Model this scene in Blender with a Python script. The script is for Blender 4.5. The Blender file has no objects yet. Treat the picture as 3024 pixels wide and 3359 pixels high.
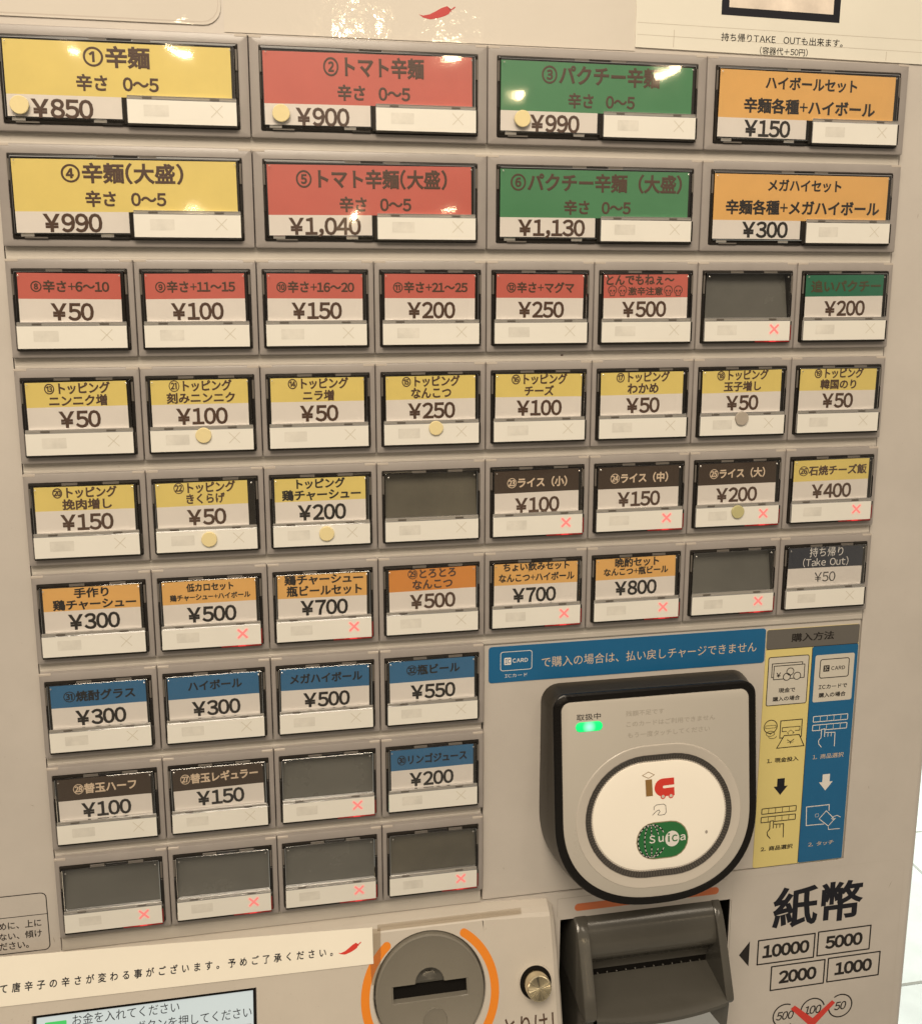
import bpy, math, random
from mathutils import Matrix, Vector
random.seed(7)
SC = bpy.context.scene
COL = SC.collection
MM = 0.001
Z0 = 1.45                      # height of the top edge of the button field above the floor

# ---------------------------------------------------------------- camera
cam_d = bpy.data.cameras.new("camera")
cam = bpy.data.objects.new("camera", cam_d)
COL.objects.link(cam)
RR = ((0.98448237, -0.17547941, 0.00120319),
      (-0.02889677, -0.16887317, -0.9852141),
      (0.17308797, 0.96989114, -0.17132345))
rx, dn, fw = (Vector(r) for r in RR)
cam.matrix_world = Matrix((
    (rx.x, -dn.x, -fw.x, 0.1041295), (rx.y, -dn.y, -fw.y, -0.3674876),
    (rx.z, -dn.z, -fw.z, Z0 - 0.0885017), (0, 0, 0, 1)))
cam_d.sensor_fit = 'HORIZONTAL'
cam_d.sensor_width = 36.0
cam_d.lens = 36.0 * 3028 / 3024
cam_d.shift_y = -(1679.5 - 1441.4) / 3024
cam_d.clip_start = 0.01
cam_d.clip_end = 100
SC.camera = cam

# ---------------------------------------------------------------- light
SC.view_settings.view_transform = 'Standard'
SC.view_settings.look = 'None'
SC.view_settings.exposure = 0.0
SC.view_settings.gamma = 1.0
w = bpy.data.worlds.new("World"); SC.world = w; w.use_nodes = True
bg = w.node_tree.nodes["Background"]
bg.inputs[0].default_value = (1.0, 0.86, 0.70, 1); bg.inputs[1].default_value = 0.26

wn = w.node_tree; wtc = wn.nodes.new("ShaderNodeTexCoord"); wno = wn.nodes.new("ShaderNodeTexNoise")
wno.inputs["Scale"].default_value = 3.2; wno.inputs["Detail"].default_value = 2.5
wn.links.new(wtc.outputs["Generated"], wno.inputs["Vector"])
wr = wn.nodes.new("ShaderNodeMapRange"); wr.inputs[1].default_value = .35; wr.inputs[2].default_value = .68
wr.inputs[3].default_value = .04; wr.inputs[4].default_value = .46
wn.links.new(wno.outputs["Fac"], wr.inputs[0])
wsep = wn.nodes.new("ShaderNodeSeparateXYZ"); wn.links.new(wtc.outputs["Generated"], wsep.inputs[0])
wz = wn.nodes.new("ShaderNodeMapRange"); wz.interpolation_type = 'SMOOTHSTEP'      # the room: pale ceiling, dimmer walls and floor
wz.inputs[1].default_value = -.08; wz.inputs[2].default_value = .30; wz.inputs[3].default_value = .45; wz.inputs[4].default_value = 1.7
wn.links.new(wsep.outputs[2], wz.inputs[0])
wm = wn.nodes.new("ShaderNodeMath"); wm.operation = 'MULTIPLY'
wn.links.new(wr.outputs[0], wm.inputs[0]); wn.links.new(wz.outputs[0], wm.inputs[1]); wn.links.new(wm.outputs[0], bg.inputs[1])

def area(name, loc, target, size, power, col, spread=180, sy=None):
    l = bpy.data.lights.new(name, 'AREA'); l.energy = power; l.color = col
    l.shape = 'DISK' if sy is None else 'RECTANGLE'; l.size = size; l.spread = math.radians(spread)
    if sy: l.size_y = sy
    o = bpy.data.objects.new(name, l); COL.objects.link(o); o.location = loc
    o.rotation_euler = (Vector(target) - Vector(loc)).to_track_quat('-Z', 'Y').to_euler()
    return o
def bulb(name, loc, power, r, col=(1, .74, .42)):
    l = bpy.data.lights.new(name, 'POINT'); l.energy = power; l.color = col; l.shadow_soft_size = r
    o = bpy.data.objects.new(name, l); COL.objects.link(o); o.location = loc
    return o
WARM = (1.0, .855, .665)
area("added_overhead", (0.02, -0.66, 1.98), (0.12, 0, 1.3), .46, 8.4, WARM)  # added light, placed for the brightness fall-off down the panel
area("added_overhead", (0.95, -1.5, 2.6), (0.2, 0, 1.2), .5, 3.5, WARM)  # this and the next: added side fills, out of view
area("added_overhead", (-1.1, -1.3, 2.5), (0.1, 0, 1.25), .5, 3.5, WARM)
for (x, z, p, sz) in ((-.927, .999, 1.6, .085), (-.411, 1.023, 3.4, .12), (.932, 1.079, 3.0, .11), (-.375, .23, 3.0, .11), (.94, .269, 2.4, .11), (-1.9, 1.05, 3, .11), (2.1, 1.0, 3, .11)):
    area("far_downlight", (x, -4.633, Z0 + z), (x, -4.633 + .12, 0), sz, p, (1, .78, .48))
for (x, z, p, r) in ((.454, 1.16, 12, .03), (1.303, .866, 2.2, .02), (.423, .24, 3.2, .022)):
    bulb("far_lamp", (x, -4.633, Z0 + z), p, r)
area("floor_fill_light", (1.9, 2.6, 2.3), (1.9, 2.9, 0), 1.6, 130, (.90, 1.0, .96))  # added cool light above the floor to brighten it, no window there

# ---------------------------------------------------------------- materials
def mat(name, col, rough=.5, spec=.5, bump=0, bscale=400, var=0, vscale=30, coat=0, metal=0, emis=None, es=1, dirt=0):
    m = bpy.data.materials.new(name); m.use_nodes = True
    nt = m.node_tree; b = nt.nodes["Principled BSDF"]
    b.inputs["Base Color"].default_value = (*col, 1); b.inputs["Roughness"].default_value = rough
    b.inputs["Specular IOR Level"].default_value = spec; b.inputs["Metallic"].default_value = metal
    b.inputs["Coat Weight"].default_value = coat; b.inputs["Coat Roughness"].default_value = .06
    if emis: b.inputs["Emission Color"].default_value = (*emis, 1); b.inputs["Emission Strength"].default_value = es
    tc = nt.nodes.new("ShaderNodeTexCoord"); geo = nt.nodes.new("ShaderNodeNewGeometry")
    if bump:
        n = nt.nodes.new("ShaderNodeTexNoise"); n.inputs["Scale"].default_value = bscale; n.inputs["Detail"].default_value = 3
        nt.links.new(geo.outputs["Position"], n.inputs["Vector"])
        bp = nt.nodes.new("ShaderNodeBump"); bp.inputs["Strength"].default_value = bump; bp.inputs["Distance"].default_value = .0004
        nt.links.new(n.outputs["Fac"], bp.inputs["Height"]); nt.links.new(bp.outputs["Normal"], b.inputs["Normal"])
        if coat: nt.links.new(bp.outputs["Normal"], b.inputs["Coat Normal"])
    if var or dirt:
        n = nt.nodes.new("ShaderNodeTexNoise"); n.inputs["Scale"].default_value = vscale; n.inputs["Detail"].default_value = 6
        n.inputs["Roughness"].default_value = .65
        nt.links.new(geo.outputs["Position"], n.inputs["Vector"])
        r = nt.nodes.new("ShaderNodeMapRange"); r.inputs[1].default_value = .3; r.inputs[2].default_value = .7
        r.inputs[3].default_value = 1 - var; r.inputs[4].default_value = 1 + var * .4
        nt.links.new(n.outputs["Fac"], r.inputs[0])
        mx = nt.nodes.new("ShaderNodeVectorMath"); mx.operation = 'SCALE'; mx.inputs[0].default_value = col
        nt.links.new(r.outputs[0], mx.inputs["Scale"])
        out = mx.outputs[0]
        if dirt:
            n2 = nt.nodes.new("ShaderNodeTexNoise"); n2.inputs["Scale"].default_value = 900; n2.inputs["Detail"].default_value = 2
            nt.links.new(geo.outputs["Position"], n2.inputs["Vector"])
            r2 = nt.nodes.new("ShaderNodeMapRange"); r2.inputs[1].default_value = .70; r2.inputs[2].default_value = .78
            nt.links.new(n2.outputs["Fac"], r2.inputs[0])
            m2 = nt.nodes.new("ShaderNodeMath"); m2.operation = 'MULTIPLY'; m2.inputs[1].default_value = dirt
            nt.links.new(r2.outputs[0], m2.inputs[0])
            mm = nt.nodes.new("ShaderNodeMix"); mm.data_type = 'RGBA'
            nt.links.new(m2.outputs[0], mm.inputs["Factor"]); nt.links.new(out, mm.inputs["A"])
            mm.inputs["B"].default_value = (col[0] * .45, col[1] * .4, col[2] * .35, 1); out = mm.outputs["Result"]
        nt.links.new(out, b.inputs["Base Color"])
        rr = nt.nodes.new("ShaderNodeMapRange"); rr.inputs[3].default_value = rough * .85; rr.inputs[4].default_value = min(1, rough * 1.2)
        nt.links.new(n.outputs["Fac"], rr.inputs[0]); nt.links.new(rr.outputs[0], b.inputs["Roughness"])
    return m
def clear(name, tint=(1, 1, 1), dif=0, dcol=(.5, .5, .5), rough=.04, bump=.15, bs=60, k=1.0, bd=.0004):
    m = bpy.data.materials.new(name); m.use_nodes = True; nt = m.node_tree
    nt.nodes.remove(nt.nodes["Principled BSDF"]); out = nt.nodes["Material Output"]
    tr = nt.nodes.new("ShaderNodeBsdfTransparent"); tr.inputs[0].default_value = (*tint, 1)
    gl = nt.nodes.new("ShaderNodeBsdfGlossy"); gl.inputs["Roughness"].default_value = rough
    fr = nt.nodes.new("ShaderNodeFresnel"); fr.inputs[0].default_value = 1.49
    geo = nt.nodes.new("ShaderNodeNewGeometry")
    n = nt.nodes.new("ShaderNodeTexNoise"); n.inputs["Scale"].default_value = bs
    nt.links.new(geo.outputs["Position"], n.inputs["Vector"])
    bp = nt.nodes.new("ShaderNodeBump"); bp.inputs["Strength"].default_value = bump; bp.inputs["Distance"].default_value = bd
    nt.links.new(n.outputs["Fac"], bp.inputs["Height"]); nt.links.new(bp.outputs["Normal"], gl.inputs["Normal"])
    base = tr
    if dif:
        df = nt.nodes.new("ShaderNodeBsdfDiffuse"); df.inputs[0].default_value = (*dcol, 1)
        mx = nt.nodes.new("ShaderNodeMixShader"); mx.inputs[0].default_value = dif
        nt.links.new(tr.outputs[0], mx.inputs[1]); nt.links.new(df.outputs[0], mx.inputs[2]); base = mx
    mul = nt.nodes.new("ShaderNodeMath"); mul.operation = 'MULTIPLY'; mul.inputs[1].default_value = k
    nt.links.new(fr.outputs[0], mul.inputs[0])
    m2 = nt.nodes.new("ShaderNodeMixShader"); nt.links.new(mul.outputs[0], m2.inputs[0])
    nt.links.new(base.outputs[0], m2.inputs[1]); nt.links.new(gl.outputs[0], m2.inputs[2])
    nt.links.new(m2.outputs[0], out.inputs[0])
    return m
def glow(name, col, s):
    m = bpy.data.materials.new(name); m.use_nodes = True; nt = m.node_tree
    b = nt.nodes["Principled BSDF"]; b.inputs["Base Color"].default_value = (*[c * .3 for c in col], 1)
    b.inputs["Emission Color"].default_value = (*col, 1); b.inputs["Emission Strength"].default_value = s
    return m

M_body = mat("beige_plastic", (.58, .535, .487), .36, bump=.08, bscale=2500, var=.10, vscale=14, dirt=.25)
M_rail = mat("rail_plastic", (.55, .51, .455), .4, bump=.06, bscale=2500, var=.07, vscale=30, dirt=.3)
M_house = mat("housing_plastic", (.335, .303, .283), .30, bump=.10, bscale=3000, var=.10, vscale=45, dirt=.2)
M_pale = mat("pale_edge_plastic", (.52, .46, .40), .3, var=.04)  # pale tone, carries the painted highlight on the housing corners
M_dark = mat("dark_gap", (.008, .007, .006), .8, .1)
M_bez = mat("smoked_bezel", (.018, .015, .012), .20, .35, bump=.02, bscale=120, var=.25, vscale=90)
M_notch = mat("black_notch", (.012, .010, .009), .25)
M_notch2 = mat("grey_notch", (.13, .115, .10), .3)
M_paper = mat("label_paper", (.74, .69, .64), .55, .35, bump=.12, bscale=200, var=.03, vscale=60)
M_status = mat("status_white", (.80, .775, .71), .32, .5, bump=.03, bscale=400, var=.025, vscale=60)
M_clear = clear("clear_acrylic", bump=.10, bs=26, k=1.7, bd=.0022)
M_edge = clear("acrylic_edge", (.8, .8, .8), .42, (.45, .44, .42), .08, .2, 200, 1.6)
M_ledge = clear("acrylic_ledge", (.95, .95, .95), .45, (.62, .58, .52), .12, .1, 120, 1.8)
M_clip = mat("clip_dark", (.10, .085, .07), .3)  # clip notches, dark by their own colour
M_blank = mat("blank_grey_card", (.115, .112, .098), .26, .6, bump=.05, bscale=500, var=.30, vscale=14)
M_blank2 = mat("blank_smudged_card", (.085, .075, .052), .40, .5, bump=.05, bscale=500, var=.35, vscale=40)
HDR = {k: mat("header_" + k, c, .5, .4, bump=.12, bscale=200, var=.05, vscale=60) for k, c in dict(
    yellow=(.74, .59, .18), red=(.54, .125, .095), green=(.065, .225, .10), orange=(.74, .42, .13), brown=(.052, .033, .021),
    blue=(.032, .14, .29), navy=(.022, .026, .040), teal=(.020, .150, .080), deep_orange=(.64, .25, .05)).items()}
INK = {k: mat("ink_" + k, c, .5, .3) for k, c in dict(
    brown=(.085, .048, .032), black=(.020, .016, .014), cream=(.66, .52, .38), olive=(.10, .075, .03), slate=(.014, .014, .016),
    white=(.75, .72, .68), greenbrown=(.075, .062, .03), pure=(.010, .010, .016), grey=(.36, .32, .28)).items()}
M_faint = mat("faint_print", (.73, .70, .635), .4, var=.14, vscale=170)
M_faintx = mat("faint_cross_print", (.64, .595, .50), .4)
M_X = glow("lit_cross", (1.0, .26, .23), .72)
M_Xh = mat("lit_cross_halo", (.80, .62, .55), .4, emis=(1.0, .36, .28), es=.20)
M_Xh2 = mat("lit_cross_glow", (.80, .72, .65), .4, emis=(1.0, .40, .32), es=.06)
M_led = glow("led_glow_bright", (1.0, .05, .05), .75)
M_led1 = glow("led_glow_mid", (1.0, .025, .02), .20)
M_led2 = glow("led_glow_dim", (.8, .02, .015), .03)
M_blue = mat("blue_film", (.010, .125, .29), .32, .5, bump=.06, bscale=150, var=.08, vscale=30)
M_yel = mat("yellow_film", (.74, .62, .24), .35, .5, bump=.05, bscale=150, var=.04, vscale=30)
M_greyf = mat("grey_film", (.135, .125, .112), .35, .5, bump=.05, bscale=150, var=.05)
M_whitef = mat("white_film", (.62, .58, .50), .38, .5, var=.03)
M_black = mat("black_plastic", (.006, .005, .0045), .24, .35, bump=.15, bscale=900, var=.2, vscale=60, dirt=.0)
M_side = mat("reader_side_plastic", (.026, .021, .014), .35, .4, bump=.15, bscale=900, var=.15, vscale=60)
M_face = mat("reader_face", (.50, .465, .41), .28, .5, var=.03, vscale=20)
M_facel = mat("reader_groove_rim", (.55, .505, .445), .25)
M_ring = mat("ribbed_ring", (.045, .04, .036), .35)
M_pad = mat("lit_pad", (.80, .74, .64), .22, .5, emis=(1.0, .87, .66), es=.14)
M_green = mat("green_badge", (.022, .155, .045), .35)
M_gold = mat("badge_rim", (.30, .26, .16), .35)
M_icr = mat("red_print", (.66, .045, .03), .4)
M_icb = mat("ochre_print", (.27, .15, .045), .4)
M_tang = mat("orange_print", (.80, .24, .015), .45)
M_tang2 = mat("coral_print", (.62, .17, .06), .45)
M_grey = mat("grey_insert_plastic", (.20, .183, .15), .24, .5, bump=.05, bscale=1500, var=.06, vscale=40)
M_bill = mat("bill_unit_plastic", (.085, .080, .068), .17, .5, bump=.05, bscale=1500, var=.08, vscale=50)
M_glassb = clear("bill_lamp_lens", (.75, .85, .9), .5, (.30, .34, .36), .1, .3, 60)
M_metal = mat("brushed_metal", (.72, .64, .46), .22, metal=1)
M_block = mat("coin_block_plastic", (.57, .52, .455), .4, bump=.06, bscale=2500, var=.07, vscale=22, dirt=.35)
M_tape = clear("clear_tape", (.86, .82, .76), .12, (.35, .30, .24), .15, .4, 90)
M_film = mat("glossy_film", (.66, .61, .54), .05, .5, bump=.35, bscale=130, var=.03, vscale=10, coat=.6)
M_notice = mat("notice_paper", (.88, .83, .72), .5, .35, bump=.1, bscale=60, var=.03, vscale=20)
M_poster = mat("poster_paper", (.76, .73, .64), .30, .5, bump=.15, bscale=30, var=.05, vscale=14)
M_photo = mat("poster_photo", (.80, .70, .60), .4, var=.25, vscale=60)
M_lcd = mat("lcd_glass", (.25, .3, .3), .15, .5, emis=(.74, .80, .80), es=.55, var=.03)
M_lcdg = glow("lcd_green", (.06, .55, .12), .8)
M_stick = mat("cream_sticker", (.78, .66, .36), .6, .3, bump=.2, bscale=600, var=.05)
M_stickg = mat("grey_sticker", (.42, .37, .31), .6, .3, bump=.2, bscale=600, var=.08)
M_sticko = mat("olive_sticker", (.52, .48, .24), .6, .3, bump=.2, bscale=600, var=.08)
M_floor = mat("grout", (.45, .45, .43), .7)
M_tile = mat("marble_tile", (.74, .76, .73), .22, .5, var=.18, vscale=3.5)
M_crumb = mat("dark_crumb", (.05, .015, .008), .6)

# brushed top of the knob: radial streaks
def radial_metal():
    m = bpy.data.materials.new("spun_metal"); m.use_nodes = True; nt = m.node_tree; b = nt.nodes["Principled BSDF"]
    b.inputs["Base Color"].default_value = (.80, .70, .48, 1); b.inputs["Metallic"].default_value = 1; b.inputs["Roughness"].default_value = .28
    b.inputs["Anisotropic"].default_value = .9
    tc = nt.nodes.new("ShaderNodeTexCoord"); sp = nt.nodes.new("ShaderNodeSeparateXYZ"); nt.links.new(tc.outputs["Object"], sp.inputs[0])
    at = nt.nodes.new("ShaderNodeMath"); at.operation = 'ARCTAN2'; nt.links.new(sp.outputs[0], at.inputs[0]); nt.links.new(sp.outputs[2], at.inputs[1])
    n = nt.nodes.new("ShaderNodeTexNoise"); n.noise_dimensions = '1D'; n.inputs["Scale"].default_value = 2.6; n.inputs["Detail"].default_value = 5
    nt.links.new(at.outputs[0], n.inputs["W"])
    r = nt.nodes.new("ShaderNodeMapRange"); r.inputs[1].default_value = .35; r.inputs[2].default_value = .65; r.inputs[3].default_value = .12; r.inputs[4].default_value = .55
    nt.links.new(n.outputs["Fac"], r.inputs[0]); nt.links.new(r.outputs[0], b.inputs["Roughness"])
    bp = nt.nodes.new("ShaderNodeBump"); bp.inputs["Strength"].default_value = .35; bp.inputs["Distance"].default_value = .001
    nt.links.new(n.outputs["Fac"], bp.inputs["Height"]); nt.links.new(bp.outputs["Normal"], b.inputs["Normal"])
    return m
M_spun = radial_metal()

# ---------------------------------------------------------------- helpers (x right, v down, d towards the viewer; millimetres)
def W(x, v, d): return Vector((x * MM, -d * MM, Z0 - v * MM))
ORG = {}
def link(o, parent=None, org=(0, 0, 0)):
    """place object o whose own origin sits at world point org"""
    COL.objects.link(o); ORG[o.name] = Vector(org)
    if parent: o.parent = parent; o.location = Vector(org) - ORG[parent.name]
    else: o.location = org
    return o
def tag(o, label=None, cat=None, group=None, kind=None):
    for k, v in (("label", label), ("category", cat), ("group", group), ("kind", kind)):
        if v: o[k] = v
    return o
def empty(name, org, parent=None):
    o = bpy.data.objects.new(name, None); o.empty_display_size = .01
    return link(o, parent, org)

class B:
    """mesh builder in x, v, d millimetres"""
    def __init__(s): s.v = []; s.f = []; s.m = []; s.cur = 0
    def face(s, pts, mi=None):
        i = len(s.v); s.v += pts; s.f.append(list(range(i, i + len(pts)))); s.m.append(s.cur if mi is None else mi)
    def loft(s, loops, cap0=False, cap1=True, closed=True, mi=None):
        n = len(loops[0]); base = len(s.v)
        for l in loops: s.v += l
        mi = s.cur if mi is None else mi
        for k in range(len(loops) - 1):
            a = base + k * n; b = a + n
            for i in range(n if closed else n - 1):
                j = (i + 1) % n; s.f.append([a + i, a + j, b + j, b + i]); s.m.append(mi)
        if cap0: s.f.append(list(range(base, base + n))[::-1]); s.m.append(mi)
        if cap1: a = base + (len(loops) - 1) * n; s.f.append(list(range(a, a + n))); s.m.append(mi)
    def box(s, x0, v0, x1, v1, d0, d1, bev=.3, r=.3, mi=None):
        s.loft([rl(x0, v0, x1, v1, r, d0), rl(x0, v0, x1, v1, r, d1 - bev), rl(x0 + bev, v0 + bev, x1 - bev, v1 - bev, max(.05, r - bev * .5), d1)], False, True, mi=mi)
    def mesh(s, name, mats, org, smooth=False):
        me = bpy.data.meshes.new(name)
        o = Vector(org); me.from_pydata([tuple(W(*p) - o) for p in s.v], [], s.f)
        for m in (mats if isinstance(mats, (list, tuple)) else [mats]): me.materials.append(m)
        me.polygons.foreach_set("material_index", s.m)
        if smooth:
            me.polygons.foreach_set("use_smooth", [True] * len(s.f)); me.update()
            try: me.set_sharp_from_angle(angle=math.radians(35))
            except Exception: pass
        me.update(); me.validate(); return me
def rl(x0, v0, x1, v1, r, d, n=3):
    """rounded-rectangle loop; d may be a number or a function of v"""
    r = max(.01, min(r, (x1 - x0) / 2 - .001, (v1 - v0) / 2 - .001)); P = []
    for cx, cv, a in ((x1 - r, v0 + r, -90), (x1 - r, v1 - r, 0), (x0 + r, v1 - r, 90), (x0 + r, v0 + r, 180)):
        for k in range(n + 1):
            t = math.radians(a + 90 * k / n); P.append((cx + r * math.cos(t), cv + r * math.sin(t)))
    return [(x, v, d(v) if callable(d) else d) for x, v in P]
def circ(cx, cv, r, d, n=40, rv=None, a0=0, a1=360):
    full = a1 - a0 >= 360; m = n if full else n + 1
    P = [(cx + r * math.cos(math.radians(a0 + (a1 - a0) * k / n)), cv + (rv or r) * math.sin(math.radians(a0 + (a1 - a0) * k / n))) for k in range(m)]
    return [(x, v, d(v) if callable(d) else d) for x, v in P]
def mk(name, b, mats, parent=None, org=None, smooth=False):
    if org is None: org = W(*[sum(p[i] for p in b.v) / len(b.v) for i in range(3)])
    return link(bpy.data.objects.new(name, b.mesh(name, mats, org, smooth)), parent, org)

class S2:
    """flat print on a surface: pl(x, v) gives d; off lifts the layer"""
    def __init__(s, pl, off): s.pl = pl if callable(pl) else (lambda x, v, c=pl: c); s.off = off; s.b = B()
    def q(s, p): return (p[0], p[1], s.pl(p[0], p[1]) + s.off)
    def poly(s, pts): s.b.face([s.q(p) for p in pts]); return s
    def rect(s, x0, v0, x1, v1, r=0):
        return s.poly([(x0, v0), (x1, v0), (x1, v1), (x0, v1)] if not r else [p[:2] for p in rl(x0, v0, x1, v1, r, 0, 5)])
    def disc(s, cx, cv, r, rv=None, n=28): return s.poly([p[:2] for p in circ(cx, cv, r, 0, n, rv)])
    def line(s, pts, w, closed=False):
        n = len(pts); L = []; R = []
        for i in range(n):
            p = Vector(pts[i][:2])
            a = Vector(pts[i - 1][:2]) if (closed or i > 0) else None
            c = Vector(pts[(i + 1) % n][:2]) if (closed or i < n - 1) else None
            d1 = (p - a).normalized() if a is not None else None
            d2 = (c - p).normalized() if c is not None else None
            if d1 is None: d1 = d2
            if d2 is None: d2 = d1
            n1 = Vector((-d1.y, d1.x)); n2 = Vector((-d2.y, d2.x)); m = n1 + n2
            if m.length < .2: m = n1
            m.normalize(); k = w / 2 / max(.5, m.dot(n1)); L.append(p + m * k); R.append(p - m * k)
        for i in range(n if closed else n - 1):
            j = (i + 1) % n; s.poly([tuple(L[i]), tuple(L[j]), tuple(R[j]), tuple(R[i])])
        return s
    def rline(s, x0, v0, x1, v1, r, w): return s.line([p[:2] for p in rl(x0, v0, x1, v1, r, 0, 4)], w, True)
    def cline(s, cx, cv, r, w, rv=None, a0=0, a1=360, n=28):
        return s.line([p[:2] for p in circ(cx, cv, r, 0, n, rv, a0, a1)], w, a1 - a0 >= 360)
    def arc_band(s, cx, cv, r, w, a0, a1, vs=1.0, n=30):
        """thick arc with round ends"""
        P = []
        for k in range(n + 1):
            t = math.radians(a0 + (a1 - a0) * k / n); P.append((cx + (r + w / 2) * math.cos(t), cv + vs * (r + w / 2) * math.sin(t)))
        for e, sg in ((a1, 1), (a0, -1)):
            t = math.radians(e); ex, ev = cx + r * math.cos(t), cv + vs * r * math.sin(t)
            if sg == -1:
                for k in range(n, -1, -1):
                    u = math.radians(a0 + (a1 - a0) * k / n); P.append((cx + (r - w / 2) * math.cos(u), cv + vs * (r - w / 2) * math.sin(u)))
            for k in range(1, 8):
                q = math.pi * k / 8
                b0 = t if sg == 1 else t + math.pi
                P.append((ex + w / 2 * math.cos(b0 + q), ev + vs * w / 2 * math.sin(b0 + q)))
        return s.poly(P)
    def put(s, name, mats, parent, org=None): return mk(name, s.b, mats, parent, org)

TEXTS = []
def text(s, x0, v0, x1, v1, pl, off, m, parent, name="printed_text", bold=.02, ang=0, lab=None, shear=0):
    TEXTS.append((s, x0, v0, x1, v1, pl if callable(pl) else (lambda x, v, c=pl: c), off, m, parent, name, bold, ang, lab, shear))
WIDE_ = {**{chr(c): chr(c + 0xFEE0) for c in range(0x21, 0x7f)}, "¥": "￥", "～": "～"}
def flush_text():
    """own type setting: every glyph comes from the CJK fallback face, Latin and digits closed up"""
    need = {}
    circled = lambda ch: 0x2460 <= ord(ch) <= 0x24ff or 0x3251 <= ord(ch) <= 0x325f
    for t in TEXTS:
        for ch in t[0]:
            if ch in " 　": continue
            k = (WIDE_.get(ch, ch), round(t[10] * (.6 if circled(ch) else 1), 4), t[13])
            if k in need: continue
            c = bpy.data.curves.new("t", 'FONT'); c.body = k[0]; c.size = 1; c.resolution_u = 3; c.fill_mode = 'FRONT'; c.shear = k[2]
            if k[1] > 0: c.bevel_depth = k[1]; c.bevel_resolution = 0
            o = bpy.data.objects.new("t", c); COL.objects.link(o); need[k] = o
    bpy.context.view_layer.update(); dg = bpy.context.evaluated_depsgraph_get(); MS = {}
    for k, o in need.items():
        me = bpy.data.meshes.new_from_object(o.evaluated_get(dg))
        MS[k] = ([tuple(v.co) for v in me.vertices], [list(p.vertices) for p in me.polygons]); bpy.data.meshes.remove(me)
    for o in need.values():
        c = o.data; bpy.data.objects.remove(o); bpy.data.curves.remove(c)
    for (s, x0, v0, x1, v1, pl, off, m, parent, name, bold, ang, lab, shear) in TEXTS:
        V = []; F = []; pen = 0
        for ch in s:
            if ch == "　": pen += .9; continue
            if ch == " ": pen += .42; continue
            G, GF = MS[(WIDE_.get(ch, ch), round(bold * (.6 if circled(ch) else 1), 4), shear)]
            if not G: pen += .5; continue
            ga = min(p[0] for p in G); gb = max(p[0] for p in G)
            if ch in WIDE_ and ch != "～":
                if ch.isdigit(): sh = pen + .29 - (ga + gb) / 2; adv = .58
                else: sh = pen - ga + .045; adv = gb - ga + .09
            elif circled(ch):
                gy = sum(p[1] for p in G) / len(G); mx_ = (ga + gb) / 2; G = [((p[0] - mx_) * 1.03 + mx_, (p[1] - gy) * 1.03 + gy, p[2]) for p in G]; sh = pen + .04; adv = 1.06
            else: sh = pen; adv = 1.0
            if ch == '+': G = [((p[0] - ga) * .72 + ga, (p[1] - .38) * .72 + .38, p[2]) for p in G]; adv = (gb - ga) * .72 + .06
            if ch in "ャュョッょゃゅっ": sh -= .04; adv = .92
            base = len(V); V += [(p[0] + sh, p[1], p[2]) for p in G]; F += [[i + base for i in f] for f in GF]; pen += adv
        ax = min(p[0] for p in V); bx = max(p[0] for p in V); ay = min(p[1] for p in V); by = max(p[1] for p in V); zm = sum(p[2] for p in V) / len(V)
        b = B(); ca, sa = math.cos(math.radians(ang)), math.sin(math.radians(ang)); cx, cv = (x0 + x1) / 2, (v0 + v1) / 2
        for p in V:
            x = x0 + (p[0] - ax) / (bx - ax) * (x1 - x0) - cx; v = v1 - (p[1] - ay) / (by - ay) * (v1 - v0) - cv
            X, Vv = cx + x * ca - v * sa, cv + x * sa + v * ca
            b.v.append((X, Vv, pl(X, Vv) + off + max(-.03, min(.03, (p[2] - zm) * 1.2))))
        b.f = F; b.m = [0] * len(F)
        o = mk(name, b, m, parent)
        if lab: o["label"] = lab

# ---------------------------------------------------------------- setting: floor with tiles
floor = B(); floor.face([(-6000, Z0 / MM, 6000), (9000, Z0 / MM, 6000), (9000, Z0 / MM, -12000), (-6000, Z0 / MM, -12000)])
FL = tag(mk("floor", floor, M_floor, None, Vector((0, 0, 0))), kind="structure")
tb = B(); tb.box(2, 2, 448, 448, 0, 0, .1)
tm = bpy.data.meshes.new("floor_tile")
s_ = .447; h_ = .004
tm.from_pydata([(0, 0, 0), (s_, 0, 0), (s_, s_, 0), (0, s_, 0), (.002, .002, h_), (s_ - .002, .002, h_), (s_ - .002, s_ - .002, h_), (.002, s_ - .002, h_)], [],
               [(4, 5, 6, 7), (0, 1, 5, 4), (1, 2, 6, 5), (2, 3, 7, 6), (3, 0, 4, 7)])
tm.materials.append(M_tile)
for i in range(10):
    for j in range(13):
        t = bpy.data.objects.new("tile", tm); link(t, FL, (.6 + i * .45, .6 + j * .45, 0.0004))

# ---------------------------------------------------------------- the ticket machine
TM = tag(empty("ticket_machine", (0.14, 0.25, 0)), "beige meal ticket machine with rows of price buttons, card reader, coin and note slots", "ticket machine")
PD = -3.3                                           # depth of the front panels behind the button housings
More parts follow.
